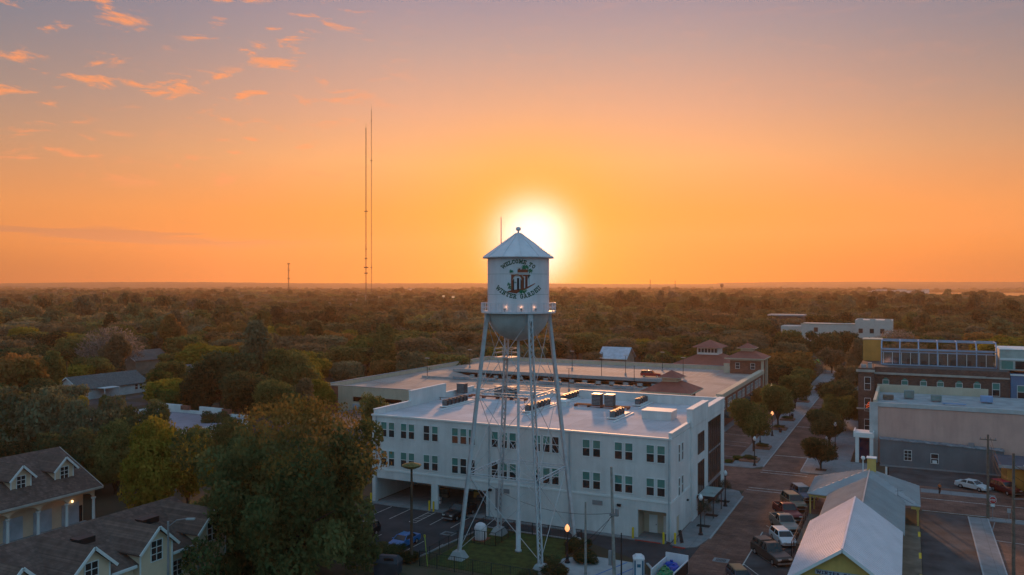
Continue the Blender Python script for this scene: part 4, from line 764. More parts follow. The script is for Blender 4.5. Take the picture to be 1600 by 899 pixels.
def house(x0, x1, y0, y1, he, hr, label, wm, rm, axis='y', name='house'):
    t = thing(name, label, 'house', ((x0 + x1) / 2, y0, 0)); m = MB(); m.box(x0, x1, y0, y1, 0, he)
    if axis == 'y': xm = (x0 + x1) / 2; m.prism([(x0, y0, he), (x1, y0, he), (xm, y0, hr)], (0, .2, 0)); m.prism([(x0, y1 - .2, he), (x1, y1 - .2, he), (xm, y1 - .2, hr)], (0, .2, 0))
    else: ym = (y0 + y1) / 2; m.prism([(x1, y0, he), (x1, y1, he), (x1, ym, hr)], (-.2, 0, 0)); m.prism([(x0, y0, he), (x0, y1, he), (x0, ym, hr)], (.2, 0, 0))
    m.build('wall', wm, t); m = MB(); e = .6; k = (hr - he) / ((x1 - x0) / 2 if axis == 'y' else (y1 - y0) / 2)
    if axis == 'y':
        for xe, s in ((x0 - e, 1), (x1 + e, -1)): m.prism([(xe, y0 - e, he - e * k + .05), (xm, y0 - e, hr + .05), (xm, y0 - e, hr + .25), (xe, y0 - e, he - e * k + .25)], (0, y1 - y0 + 2 * e, 0))
    else:
        for ye in (y0 - e, y1 + e): m.prism([(x0 - e, ye, he - e * k + .05), (x0 - e, ym, hr + .05), (x0 - e, ym, hr + .25), (x0 - e, ye, he - e * k + .25)], (x1 - x0 + 2 * e, 0, 0))
    m.build('roof', rm, t); m = MB()
    if axis == 'y': m.beam((x0 - e, y0 - e - .03, he - e * k + .1), (xm, y0 - e - .03, hr + .1), .06, .3); m.beam((x1 + e, y0 - e - .03, he - e * k + .1), (xm, y0 - e - .03, hr + .1), .06, .3)
    else: m.box(x0 - e, x1 + e, y0 - e - .08, y0 - e - .02, he - e * k, he - e * k + .25)
    m.build('fascia', W_TRIM, t); return t
SIDW = mat('white_siding', (.55, .58, .60), .8); h1 = house(-218, -207.5, 153, 175, 3.1, 6.1, 'white house with green-grey gabled roof among the trees on the left', SIDW, SHINGG)
for y in (171.4, 173): win(h1, -207.5, y, 1.9, 1.0, 1.5, 'r', 'plain')
MB().box(-207.5, -204, 158, 163, 2.9, 3.1).box(-204.2, -204, 158, 158.2, 0, 2.9).box(-204.2, -204, 162.8, 163, 0, 2.9).build('porch', SIDW, h1)
h2 = house(-262, -251, 207, 222, 5.0, 8.0, 'tan gabled house behind the grey mossy tree', mat('tan_siding', (.30, .24, .19), .85), mat('brown_roof', (.14, .12, .11), .9)); win(h2, -256, 207, 5.4, .9, .7, 'f', 'plain')
h3 = house(-260, -246, 176, 190, 4.2, 6.5, 'blue-white house half hidden by trees at the far left', mat('blue_white_siding', (.40, .50, .60), .8), mat('slate_roof', (.16, .17, .20), .9), 'x'); win(h3, -250, 176, 2.6, 1, 1.4, 'f', 'plain')
h4 = house(-219, -207, 186, 200, 3.4, 6.0, 'grey-roofed stone-faced house right behind the green-roofed one', mat('stone_face', (.34, .30, .27), .85, var=.3, scale=2), mat('slate_roof', (.16, .17, .2)), 'y'); win(h4, -214, 186, 2.2, 1.2, 1.3, 'f', 'plain')
house(-101, -91, 282, 292, 6.0, 9.4, 'house with pale blue metal roof beyond the garage wall', mat('tan_siding', (.3, .24, .19)), mat('light_blue_metal', (.50, .56, .64), .6, .1), 'x')
# lavender flat roof with stepped white parapet, grey flat roof by the garage
lv = thing('flat_roof_shop', 'flat roofed building with stepped white parapet behind the yellow-green trees', 'building', (-150, 105, 0))
MB().box(-152, -124, 106, 130, 0, 4.3).build('wall', W_PAINT, lv); MB().box(-151.6, -124.4, 106.3, 129.6, 4.3, 4.36).build('roof', mat('lavender_roofing', (.26, .24, .29), .7, var=.1, scale=.3, kind='block'), lv)
MB().box(-152, -124, 129.6, 130, 4.36, 5.0).box(-150, -143, 129.55, 130.05, 5.0, 6.0).box(-137.5, -131, 129.55, 130.05, 5.0, 6.0).box(-152, -151.6, 106, 129.6, 4.36, 4.9).build('parapet', W_PAINT, lv); MB().box(-143, -140.6, 129.5, 130.1, 5.0, 5.9).box(-131, -128.6, 129.5, 130.1, 5.0, 5.9).build('brick_pier', BRICK, lv)
lw = thing('grey_flat_building', 'low building with dark grey flat roof between the oak and the white building', 'building', (-112, 128, 0)); MB().box(-112, -76, 128, 150, 0, 4.4).build('wall', GREYW, lw); MB().box(-111.5, -76.5, 128.5, 149.5, 4.4, 4.46).build('roof', mat('dark_gravel_roof', (.11, .10, .10), .95, var=.3, scale=1, kind='block'), lw); MB().box(-112, -76, 149.6, 150, 4.4, 5.6).box(-76.4, -76, 128, 149.6, 4.4, 5.2).box(-112, -76.4, 128, 128.4, 4.4, 4.9).build('parapet', mat('blue_grey_panel', (.26, .33, .38)), lw)
# ================================================================== TOWNHOUSES, LOWER LEFT
def dormer(par, y, w, xf, zb, ze, zp, xb, wm, wstyle='grid', wz=None, ww=1.1, wh=1.6):
    """gabled dormer facing +X: face at xf, eaves ze, peak zp, reaching back to xb"""
    d = MB().prism([(xf, y - w / 2, zb), (xf, y + w / 2, zb), (xf, y + w / 2, ze), (xf, y, zp - .12), (xf, y - w / 2, ze)], (xb - xf, 0, 0)).build('dormer', wm, par); ORG[d.name] = ORG[par.name]
    e = .45; k = (zp - ze) / (w / 2); m = MB()
    for s in (-1, 1): m.prism([(xf + .5, y + s * (w / 2 + e), ze - e * k), (xf + .5, y, zp), (xf + .5, y, zp + .16), (xf + .5, y + s * (w / 2 + e), ze - e * k + .16)], (xb - xf - .5, 0, 0))
    m.build('dormer_roof', SHING, d); m = MB()
    for s in (-1, 1): m.beam((xf + .55, y + s * (w / 2 + e), ze - e * k + .05), (xf + .55, y, zp + .05), .26, .07, up=(1, 0, 0))
    for s in (-1, 1): m.box(xf + .0, xf + .06, y + s * w / 2 - .08, y + s * w / 2 + .08, zb, ze)
    m.build('trim', W_TRIM, d)
    o = win(d, xf, y, wz or (zb + ze) / 2, ww, wh, 'r', wstyle)
A = thing('arcade_house', 'cream townhouse with arcade of blue-white doors and dormers, upper left', 'townhouse', (-98, 55, 0))
A0, A1, AX, ARX = 40, 75.6, -98, -107
MB().box(-116, -100.9, A0 + .5, A1 - .8, 0, 5.2).build('wall', YCREAM, A)
m = MB(); m.prism([(AX, A0, 5.0), (ARX, A0, 9.5), (ARX, A0, 9.3), (AX, A0, 4.8)], (0, A1 - A0, 0)); m.prism([(-116.5, A0, 4.8), (ARX, A0, 9.5), (ARX, A0, 9.3), (-116.5, A0, 4.6)], (0, A1 - A0, 0)); m.build('roof', SHING, A)
MB().prism([(-100.5, A1 - .9, 5.0), (ARX, A1 - .9, 8.9), (-114, A1 - .9, 5)], (0, .3, 0)).build('gable_wall', YCREAM, A)
MB().box(AX + .02, AX + .14, A0, A1, 4.72, 5.0).beam((AX, A1 + .05, 4.9), (ARX, A1 + .05, 9.4), .08, .25).build('gutter', mat('tan_trim', (.45, .42, .38), .7), A)
cols = [74.8 - 3.9 * k for k in range(9)]
for y in cols: MB().lathe([(.32, .1), (.32, .4), (.2, .5), (.18, 3.3), (.3, 3.45), (.3, 3.6)], (-98.8, y, 0), 12).build('column', W_TRIM, A)
m = MB()
for y1, y0 in zip(cols[:-1], cols[1:]):
    n = 10; top = 4.75; ym = (y0 + y1) / 2; hw = (y1 - y0) / 2
    for k in range(n):
        f0, f1 = -1 + 2 * k / n, -1 + 2 * (k + 1) / n; zz = lambda f: 3.6 + .75 * math.sqrt(max(0, 1 - f * f))
        m.prism([(-99.0, ym + f0 * hw, zz(f0)), (-99.0, ym + f1 * hw, zz(f1)), (-99.0, ym + f1 * hw, top), (-99.0, ym + f0 * hw, top)], (.4, 0, 0))
m.build('arcade_beam', YCREAM, A)
MB().box(-100.9, -97.9, A0, A1 - .6, 0, .12).build('arcade_floor', CONCW, A)
for y in [72.9 - 3.9 * k for k in range(8)]: MB().box(-100.9, -100.84, y - 1.25, y + 1.25, .12, 2.9).build('garage_door', mat('blue_white_door', (.46, .52, .60), .6), A)
for y in (74.3,): MB().box(-100.9, -100.85, y - .35, y + .35, .12, 2.3).build('door', BLACK, A)
for y in (72.1, 66.2, 60.2, 54.3): dormer(A, y, 2.6, -101.0, 6.2, 7.9, 9.2, -106, YCREAM, wz=7.2, ww=1.1, wh=1.5)
MB().lathe([(0, 0), (.12, .05), (.12, .3), (0, .35)], (-100.6, 74.2 - 1.2, 3.0), 8).build('wall_lamp', mat('lit_porch', (1, .8, .5), emit=(1, .7, .35, 3)), A)
B = thing('dormer_townhouse', 'cream townhouse row with brown shingle roof and gabled wall dormers, lower left', 'townhouse', (-66.2, 50, 0))
B0, B1 = 30, 65.2
MB().box(-80, -66.2, B0 + .4, B1 - .4, 0, 5.6).prism([(-66.4, B1 - .4, 5.6), (-73, B1 - .4, 8.4), (-79.6, B1 - .4, 5.6)], (0, -.3, 0)).build('wall', YCREAM, B)
m = MB(); m.prism([(-65.5, B0, 5.7), (-73, B0, 8.8), (-73, B0, 8.6), (-65.5, B0, 5.5)], (0, B1 - B0, 0)); m.prism([(-80.5, B0, 5.7), (-73, B0, 8.8), (-73, B0, 8.6), (-80.5, B0, 5.5)], (0, B1 - B0, 0)); m.build('roof', SHING, B)
m = MB()
for y0, y1 in ((51.4, 54.1), (58.3, 61.1), (65.3, B1)): m.box(-65.5, -65.36, y0, y1, 5.42, 5.68)
m.build('gutter', W_TRIM, B); m = MB()
for y in (51.2, 57.95, 58.3, 64.9): m.box(-66.2, -66.08, y - .07, y + .07, 0, 5.5)
m.build('downspout', W_TRIM, B)
dormer(B, 42.4, 5.8, -64.9, 0, 6.2, 9.1, -72.8, YCREAM, wz=5.9, ww=1.3, wh=1.2)
for y in (49.2, 56.2, 63.2): dormer(B, y, 3.7, -65.3, 0, 7.0, 8.75, -72.6, YCREAM, wz=6.5, ww=1.25, wh=1.9)
for y, z in ((59.5, 3.7), (61.0, 3.7), (52.3, 3.6), (65.6, 3.6)): win(B, -66.2, y, z, 1.1, 1.5, 'r', 'grid')
MB().box(-71.2, -70.0, 51.4, 53.2, 7.4, 8.15).build('roof_vent', BLACK, B); MB().box(-71.2, -70.0, 58.6, 60.6, 7.4, 8.15).build('roof_vent', BLACK, B)
# ================================================================== VEHICLES
def car(kind, label, cat, loc, ang, col, group=None, canopy=False, roofcol=None, name=None):
    L_, W_, H_, hood, gb0, gb1, ty0, ty1, belt, tail = {'hatch': (4.3, 1.8, 1.48, .92, -.15, -2.0, .45, -1.75, .95, .98), 'sedan': (4.8, 1.85, 1.46, .92, -.2, -1.75, .45, -1.0, .95, 1.0),
        'suv': (4.8, 1.92, 1.78, 1.1, .95, -2.3, .45, -2.1, 1.12, 1.12), 'pickup': (5.6, 1.95, 1.82, 1.12, .95, -.75, .45, -.55, 1.12, 1.15)}[kind]
    if kind in ('hatch', 'sedan'): gb0 = 1.05
    paint = mat('paint_' + '_'.join('%02d' % int(c * 99) for c in col), col, .28, .25, var=.03, spec=.5)
    t = thing(name or {'hatch': 'hatchback_car', 'sedan': 'sedan_car', 'suv': 'suv_car', 'pickup': 'pickup_truck'}[kind], label, cat, loc, ang, group); h = L_ / 2; w = W_ / 2
    # body: outline in x (forward) and z, with arches cut, lofted over the width
    def arch(cx, r=.40): return [(cx + r * math.cos(a), .30 + r * math.sin(a)) for a in [R(d) for d in (0, 40, 75, 105, 140, 180)]]
    fx, rx = h - .95, -h + .95
    low = [(h, .35)] + [(x, z) for x, z in arch(fx)] + [(x, z) for x, z in arch(rx)] + [(-h, .38)]
    up = [(-h - .02, .75), (-h + .04, tail), (gb1 - .1, tail + .02), (gb0 + .05, belt), (h - .35, hood - .12), (h - .02, hood - .3), (h + .04, .6)]
    pr = low + up; rings = []
    for yy, sc_, dz in ((-w, .985, -.0), (-w + .0, 1, 0), (w, 1, 0)): pass
    b = MB(); n = len(pr); vs = []
    for yy, ins in ((-w, .05), (-w + .10, 0), (w - .10, 0), (w, .05)):
        for x, z in pr: zz = z - (ins if z > .6 else 0); vs.append((x * (1 - ins * .25), yy, zz))
    b.add(vs, [tuple(range(n))[::-1], tuple(range(3 * n, 4 * n))] + [(k * n + i, k * n + (i + 1) % n, (k + 1) * n + (i + 1) % n, (k + 1) * n + i) for k in range(3) for i in range(n)])
    if kind == 'pickup' and not canopy:      # open bed: side walls stay, floor sunk
        b.box(-h + .02, gb1 - .12, -w + .02, -w + .12, tail, tail + .16); b.box(-h + .02, gb1 - .12, w - .12, w - .02, tail, tail + .16); b.box(-h, -h + .1, -w + .02, w - .02, tail, tail + .16)
    body = b.build('body', paint, t, False)
    def cab(x0, x1, xt0, xt1, z0, z1, mat_, nm, ins=.17, grow=0):
        wb_, wt_ = w - .06 + grow, w - .06 - ins + grow
        return MB().frust([(x0 + grow, -wb_, z0), (x0 + grow, wb_, z0), (x1 - grow, wb_, z0), (x1 - grow, -wb_, z0)], [(xt0 + grow, -wt_, z1), (xt0 + grow, wt_, z1), (xt1 - grow, wt_, z1), (xt1 - grow, -wt_, z1)]).build(nm, mat_, t, False)
    zb = belt - .03; top = H_
    xt0, xt1 = ty0 - (.15 if kind in ('suv', 'pickup') else .1), ty1
    cab(gb0, gb1, xt0, xt1, zb, top - .05, CARGL, 'glass_house')
    rc = mat('roof_' + ''.join('%02d' % int(c * 99) for c in roofcol), roofcol, .35) if roofcol else paint
    m = MB(); wt = w - .06 - .17; m.frust([(xt0 + .04, -wt - .02, top - .07), (xt0 + .04, wt + .02, top - .07), (xt1 - .04, wt + .02, top - .07), (xt1 - .04, -wt - .02, top - .07)], [(xt0 - .1, -wt + .1, top), (xt0 - .1, wt - .1, top), (xt1 + .1, wt - .1, top), (xt1 + .1, -wt + .1, top)]); m.build('roof', rc, t, False)
    m = MB()                               # pillars
    for s in (-1, 1):
        m.beam((gb0 + .02, s * (w - .05), zb), (xt0 + .03, s * (wt + .01), top - .05), .08, .06); m.beam((gb1 - .02, s * (w - .05), zb), (xt1 - .03, s * (wt + .01), top - .05), .14, .06)
        xm = (gb0 + gb1) / 2 - (.1 if kind != 'pickup' else .0); m.beam((xm, s * (w - .05), zb), (xm - .03, s * (wt + .01), top - .05), .10, .06, up=(0, 1, 0))
        if kind == 'suv': m.beam((gb1 + .9, s * (w - .05), zb), (gb1 + .92, s * (wt + .01), top - .05), .10, .06, up=(0, 1, 0))
    m.build('pillar', paint, t, False)
    if canopy:
        cm = mat('canopy_shell', (.10, .09, .08), .4, .1)
        MB().frust([(gb1 - .15, -w + .05, tail), (gb1 - .15, w - .05, tail), (-h + .05, w - .05, tail), (-h + .05, -w + .05, tail)], [(gb1 - .2, -w + .22, H_ - .02), (gb1 - .2, w - .22, H_ - .02), (-h + .25, w - .22, H_ - .02), (-h + .25, -w + .22, H_ - .02)]).build('bed_canopy', cm, t, False, bevel=.04)
        m = MB()
        for s in (-1, 1): m.beam((gb1 - .5, s * (w - .10), (tail + H_) / 2), (-h + .4, s * (w - .10), (tail + H_) / 2), .02, .38)
        m.build('canopy_window', CARGL, t, False)
    elif kind == 'pickup': MB().box(-h + .12, gb1 - .14, -w + .13, w - .13, tail + .02, tail + .03).build('bed', mat('bed_liner', (.03, .03, .03), .8), t, False)
    for cx in (fx, rx):
        for s in (-1, 1):
            wl = MB().tube((cx, s * (w - .24), .33), (cx, s * (w - .01), .33), .33, n=18).build('wheel', RUBBER, t, False); MB().tube((cx, s * (w - .01), .33), (cx, s * (w + .01), .33), .20, n=12).build('rim', RIM, wl, False)
    for s in (-1, 1):
        MB().box(h - .06, h + .045, s * (w - .35) - .2, s * (w - .35) + .2, hood - .42, hood - .26).build('headlight', HEADL, t, False); MB().box(-h - .05, -h + .03, s * (w - .14) - .1, s * (w - .14) + .1, tail - .32, tail - .04).build('taillight', TAILL, t, False)
        MB().box(gb0 - .25, gb0 - .1, s * (w + .08) - .09, s * (w + .08) + .09, belt, belt + .14).build('mirror', paint, t, False)
    MB().box(h - .02, h + .07, -.55, .55, .42, hood - .38).build('grille', BLACK, t, False); MB().box(h - .04, h + .09, -w + .1, w - .1, .32, .48).build('bumper', paint if kind in ('hatch', 'sedan') else GREYMET, t, False); MB().box(-h - .09, -h + .04, -w + .1, w - .1, .36, .55).build('bumper', paint if kind in ('hatch', 'sedan') else GREYMET, t, False)
    return t
PA = R(-62); G_ = 'vehicles parked at an angle beside the depot'
car('pickup', 'dark grey pickup with a canopy over its bed, nearest in the angled row', 'pickup truck', (-14.4, 99.6, .02), R(-52), (.055, .05, .045), G_, canopy=True)
car('hatch', 'white hatchback parked in the angled row', 'car', (-14.0, 106.6, .02), PA, (.62, .64, .66), G_)
car('pickup', 'silver grey pickup with an open bed parked beside the white hatchback', 'pickup truck', (-14.6, 112.6, .02), PA, (.26, .24, .21), G_)
car('pickup', 'dark red pickup with an open bed in the angled row', 'pickup truck', (-15.0, 118.6, .02), PA, (.20, .02, .02), G_)
car('suv', 'tan and green SUV behind the dark red pickup', 'suv', (-14.8, 124.2, .02), PA, (.18, .16, .10), G_)
car('suv', 'blue grey SUV farthest along the angled row', 'suv', (-14.2, 129.8, .02), PA, (.08, .11, .16), G_, roofcol=(.35, .34, .34))
car('sedan', 'blue compact car nosing into the hedge in the dark parking lot', 'car', (-55.9, 85.0, .01), R(-92), (.02, .16, .42))
car('suv', 'black boxy off-road car beside the oak in the parking lot', 'suv', (-62.4, 85.6, .01), R(-92), (.012, .012, .014), roofcol=(.16, .15, .14))
car('pickup', 'black pickup backed into the open bay of the white building', 'pickup truck', (-55.9, 98.9, .10), R(-97), (.012, .012, .014))
car('suv', 'white car glimpsed through the leaves of the big oak', 'suv', (-68.6, 85.6, .01), R(-90), (.55, .56, .58))
car('sedan', 'white sedan parked on the side street by the grey building', 'car', (9.2, 147.6, .02), R(-32), (.62, .64, .66))
car('suv', 'dark red car with bright red roof at the right edge', 'suv', (13.6, 147.2, .02), R(-55), (.12, .01, .012), roofcol=(.45, .02, .04))
x, y = at(1017, 25.5 * 1280 / 142); car('pickup', 'red and white vehicle parked on the garage top deck', 'pickup truck', (x, y, GZ + .01), R(10), (.35, .03, .03), canopy=True, roofcol=(.6, .58, .55))
for o in [o for o in bpy.data.objects if o.get('group') == G_]: o.scale = (1.08, 1.08, 1.08)
# partly seen vehicle at the lower frame edge
car('hatch', 'small dark vehicle cut off by the bottom edge next to the depot', 'car', (-16.3, 90.3, .02), R(-60), (.03, .05, .08), roofcol=(.30, .17, .08))
# ================================================================== STREET FURNITURE
GLOBE = mat('frosted_globe', (.7, .72, .75), .3); GLIT = mat('lit_globe', (1, .6, .3), emit=(1, .38, .14, 1.4)); GLITW = mat('lit_globe_warm', (1, .8, .55), emit=(1, .62, .34, 1.1))
def street_lamp(x, y, label, lit=0, h=4.4, z=.12):
    t = thing('street_lamp', label, 'street lamp', (x, y, z), group='globe lamps along the brick street'); MB().lathe([(.32, 0), (.32, .12), (.2, .25), (.16, .9), (.08, 1.05), (.065, h - .2), (.14, h - .12), (.16, h)], n=12).build('post', BLACK, t, False, smooth=False)
    MB().lathe([(.12, h), (.27, h + .22), (.29, h + .42), (.18, h + .66), (.05, h + .8), (0, h + .84)], n=12).build('globe', [GLOBE, GLIT, GLITW][lit], t, False, smooth=True)
    if lit == 1:
        ld = bpy.data.lights.new('lamp_glow', 'POINT'); ld.energy = 18; ld.color = (1, .45, .2); ld.shadow_soft_size = .3; lo = bpy.data.objects.new('lamp_glow', ld); C.objects.link(lo); lo.parent = t; lo.location = (0, 0, h + 1.25)
for x, y, l, lit in ((-23.9, 105.0, 'unlit globe lamp at the corner of the white building, nearest of the street lamps', 0), (-23.8, 120.2, 'globe lamp on the near sidewalk beside the last sapling', 0), (-24.5, 149.6, 'globe lamp on the far kerb corner under the olive street tree', 0), (-26.6, 169, 'globe lamp behind the first street tree', 0), (-26, 181, 'brightly lit orange street lamp between the street trees', 1), (-25.5, 206, 'pale globe lamp farther up the left sidewalk', 2), (-33.5, 232, 'lamp by the garage end of the street', 2), (-12.8, 172, 'globe lamp on the right sidewalk among dark trees', 0)): street_lamp(x, y, l, lit)
street_lamp(-35.4, 87.9, 'lit ornamental lamp beside the tower lawn', 1, 3.6, .05)
def upole(x, y, h, label, m_=WOOD, r=.17, arm=True, lean=0):
    t = thing('utility_pole', label, 'utility pole', (x, y, 0)); MB().tube((0, 0, 0), (lean, 0, h), r, r * .65, 10).build('pole', m_, t, False)
    if arm: MB().beam((lean - 1.0, 0, h - .7), (lean + 1.0, 0, h - .7), .12, .12).build('crossarm', m_, t, False); m = MB(); [m.lathe([(.06, 0), (.06, .2), (0, .22)], (lean + dx, 0, h - .64), 6) for dx in (-.9, -.3, .3, .9)]; m.build('insulators', GREYMET, t, False)
    return t
x, y = at(915, 90.6); upole(x, y, 8.1, 'pale thin utility pole, left of the two near the portable toilet', WOODP, .15, False)
x, y = at(960, 89.0); t = upole(x, y, 12.3, 'tall pale utility pole right of the lit ornamental lamp', WOODP, .2, False, -.35); MB().box(-.5, .35, -.2, .2, 7.0, 7.25).box(.1, .45, -.15, .15, 7.0, 7.8).build('cable_box', GREYMET, t, False); MB().box(-.62, -.26, -.2, .1, 1.6, 3.2).build('meter_box', GREYMET, t, False)
x, y = at(971, 89.5); upole(x, y, 5.0, 'short dark post between the tall utility pole and the portable toilet', BLACK, .09, False)
x, y = at(643, 94.6); t = upole(x, y, 10.9, 'brown pole with a bird nest platform on top, beside the oak', mat('brown_pole', (.13, .085, .06), .9, var=.2), .2, False)
MB().lathe([(.0, 10.9), (.5, 10.92), (1.0, 11.12), (1.15, 11.32), (.8, 11.45), (.2, 11.6), (0, 11.62)], n=14).build('nest', mat('nest_sticks', (.22, .19, .07), .95, var=.3, scale=5), t, False)
upole(9.9, 129.6, 11.6, 'dark utility pole beside the stop sign', WOOD, .2, True)
x, y = at(1584, 88); upole(x, y, 14.0, 'grey utility pole at the right edge carrying wires and a street light', WOOD, .2, False)
lp = thing('roadway_light', 'street light head on an arm in front of the right edge pole', 'street light', (x, y - .4, 9.2)); MB().beam((0, 0, 0), (1.8, -.3, .25), .07).build('arm', GREYMET, lp, False); MB().lathe([(0, 0), (.2, .05), (.3, .2), (.15, .32), (0, .34)], (2.0, -.35, .1), 10).build('lamp_head', CONCW, lp, False)
lp = thing('roadway_light', 'street light pole with curved arm in front of the dormer townhouse', 'street light', (-62, 54.7, 0)); MB().tube((0, 0, 0), (0, 0, 10.1), .14, .09, 8).build('pole', GREYMET, lp, False); MB().beam((0, 0, 9.6), (.7, .35, 10.2), .08).beam((.7, .35, 10.2), (1.6, .8, 10.35), .08).build('arm', GREYMET, lp, False); MB().beam((1.5, .75, 10.3), (2.2, 1.1, 10.3), .3, .14).build('lamp_head', CONCW, lp, False)
# wires
def wire(p, q, sag, label, r=.022):
    p, q = Vector(p), Vector(q); m = MB(); n = 14; pts = [p.lerp(q, i / n) - Vector((0, 0, sag * 4 * (i / n) * (1 - i / n))) for i in range(n + 1)]
    for a, b in zip(pts, pts[1:]): m.tube(a, b, r, n=4)
    tag(m.build('power_wire', RUBBER), label, 'wire')
px_, py_ = at(957, 89.0); pe = at(1584, 88)
wire((px_, py_, 7.3), (-52, 100.2, 4.6), 1.4, 'dark cable sagging from the tall pale pole towards the open bays')
wire((px_, py_, 7.0), tuple(at(850, 84)) + (2.2,), .3, 'cable running down left from the tall pale pole', .03)
wire((px_, py_, 7.2), (-31.5, 84.2, 3.6), .3, 'short cable dropping from the tall pale pole', .02)
for k, (dz, l) in enumerate(((11.2, 'upper'), (10.2, 'middle'), (9.2, 'lower'))): wire((10.2, 129.6, dz), (pe[0], pe[1], dz + 1.2), 1.6, l + ' wire looping from the pole by the stop sign to the right edge pole', .02)
for k, (dz, l) in enumerate(((12.8, 'topmost'), (11.6, 'second'), (10.2, 'third'))): wire((pe[0], pe[1], dz), (26, 100, dz - 3), 1.8, l + ' pale wire leaving the right edge pole towards the right', .02)
# signs
ss = thing('stop_sign', 'red stop sign with small plate below on a thin post', 'stop sign', (10.45, 129.3, .1)); MB().tube((0, 0, 0), (0, 0, 3.0), .04, n=6).build('post', GREYMET, ss, False)
oc_ = [(.44 * math.cos(R(22.5 + 45 * k)), -.05, 2.65 + .44 * math.sin(R(22.5 + 45 * k))) for k in range(8)]; MB().prism([(x * 1.09, -.048, 2.65 + (z - 2.65) * 1.09) for x, _, z in oc_], (0, .02, 0)).build('border', W_TRIM, ss, False); fc = MB().prism(oc_, (0, -.02, 0)).build('plate', mat('sign_red', (.5, .01, .015), .4), ss, False)
u = -.34; i = 0
for c in 'STOP':
    m = MB()
    for qd in glyph_quads(c, .2):
        i += 1; m.poly([(u + v.x * .17, -.075 - (i % 6) * .0008, 2.5 + v.y * .3) for v in qd])
    m.build('letter', W_TRIM, fc, False); u += .178
MB().box(-.25, .25, -.06, -.03, 1.75, 2.1).build('small_plate', W_TRIM, ss, False)
sp = thing('small_sign', 'small white sign on a post behind the stop sign', 'sign', (12.4, 129.8, .1)); MB().tube((0, 0, 0), (0, 0, 1.6), .035, n=6).build('post', GREYMET, sp, False); MB().box(-.22, .22, -.06, -.03, 1.0, 1.6).build('plate', CONCW, sp, False)
sp = thing('road_sign', 'blue and white narrow sign on a post behind the depot roof', 'sign', (-3.0, 146, 0)); MB().tube((0, 0, 0), (0, 0, 2.6), .04, n=6).build('post', BLACK, sp, False); MB().box(-.3, .0, -.05, -.03, 1.3, 2.7).build('plate', W_TRIM, sp, False); MB().box(.02, .25, -.05, -.03, 1.3, 2.6).build('dark_plate', BLACK, sp, False)
# portable toilet, waste container, dumpster, equipment trailer
x, y = at(998, 90.0); t = thing('portable_toilet', 'white and blue portable toilet at the bottom edge', 'portable toilet', (x, y, .05), R(20)); MB().box(-.58, .58, -.58, .58, 0, 2.15).build('cabin', T_WHITE, t, False, bevel=.05); m = MB()
for s in (-1, 1): m.box(s * .42 - .09, s * .42 + .09, -.61, -.585, .3, 1.95)
m.box(-.61, -.585, -.4, .4, .3, 1.9); m.box(.585, .61, -.4, .4, .3, 1.9); m.build('blue_panel', mat('toilet_blue', (.04, .16, .26), .5), t, False); MB().frust([(-.64, -.64, 2.1), (.64, -.64, 2.1), (.64, .64, 2.1), (-.64, .64, 2.1)], [(-.3, -.4, 2.42), (.3, -.4, 2.42), (.3, .4, 2.42), (-.3, .4, 2.42)]).build('roof', T_WHITE, t, False); MB().box(-.2, .2, -.60, -.585, 1.2, 1.55).build('emblem', mat('toilet_blue', (.04, .16, .26)), t, False)
x, y = at(1047, 89.6); t = thing('waste_container', 'white-walled open container filled with blue and green bags', 'container', (x, y, .03), R(-4)); m = MB(); m.box(-1.3, 1.3, 2.3, 2.42, 0, 2.0); m.box(-1.3, -1.18, -2.5, 2.3, 0, 1.5); m.box(1.18, 1.3, -2.5, 2.3, 0, 1.5); m.box(-1.3, 1.3, -2.5, 2.3, .0, .1); m.build('shell', T_WHITE, t, False); MB().box(1.31, 1.36, -2.4, 2.2, .1, 1.4).build('dark_side', BLACK, t, False)
for i, (bx_, by_, c_, l) in enumerate([(-.2, 1.4, (.02, .07, .45), 'upper blue'), (.3, .4, (.02, .08, .5), 'lower blue'), (-.4, -.5, (.03, .22, .09), 'upper green'), (.1, -1.3, (.03, .24, .10), 'middle green'), (-.2, -2.0, (.03, .2, .08), 'lowest green')]):
    o = MB().lathe([(0, 0), (.6, .05), (.75, .35), (.5, .7), (.12, .82), (.16, .95), (0, .97)], n=10).build('rubbish_bag', mat('bag_' + l.split()[1], c_, .35, var=.2, scale=3), None); o.location = (x + bx_, y + by_, .45); o.scale = (1.25, .9, 1.15); o.rotation_euler[2] = i; tag(o, l + ' rubbish bag in the white-walled container', 'bag', 'bags in the open container')
x, y = at(619, 92.4); t = thing('dumpster', 'dark blue-grey dumpster with open hatch by the dry yard', 'dumpster', (x, y - 1.6, 0), R(15)); DB = mat('dumpster_steel', (.055, .07, .09), .6, var=.2); MB().frust([(-1.3, -.85, .1), (1.3, -.85, .1), (1.3, .85, .1), (-1.3, .85, .1)], [(-1.4, -1.0, 1.5), (1.4, -1.0, 1.5), (1.4, .9, 1.5), (-1.4, .9, 1.5)]).build('bin', DB, t, False); MB().frust([(-1.42, -1.02, 1.5), (1.42, -1.02, 1.5), (1.42, .92, 1.5), (-1.42, .92, 1.5)], [(-.9, -.3, 2.1), (1.1, -.3, 2.1), (1.1, .3, 2.1), (-.9, .3, 2.1)]).build('lid', DB, t, False); MB().beam((-.2, -.75, 1.8), (.9, -.75, 1.8), .1, .65, up=(0, -1, 1.5)).build('hatch', BLACK, t, False)
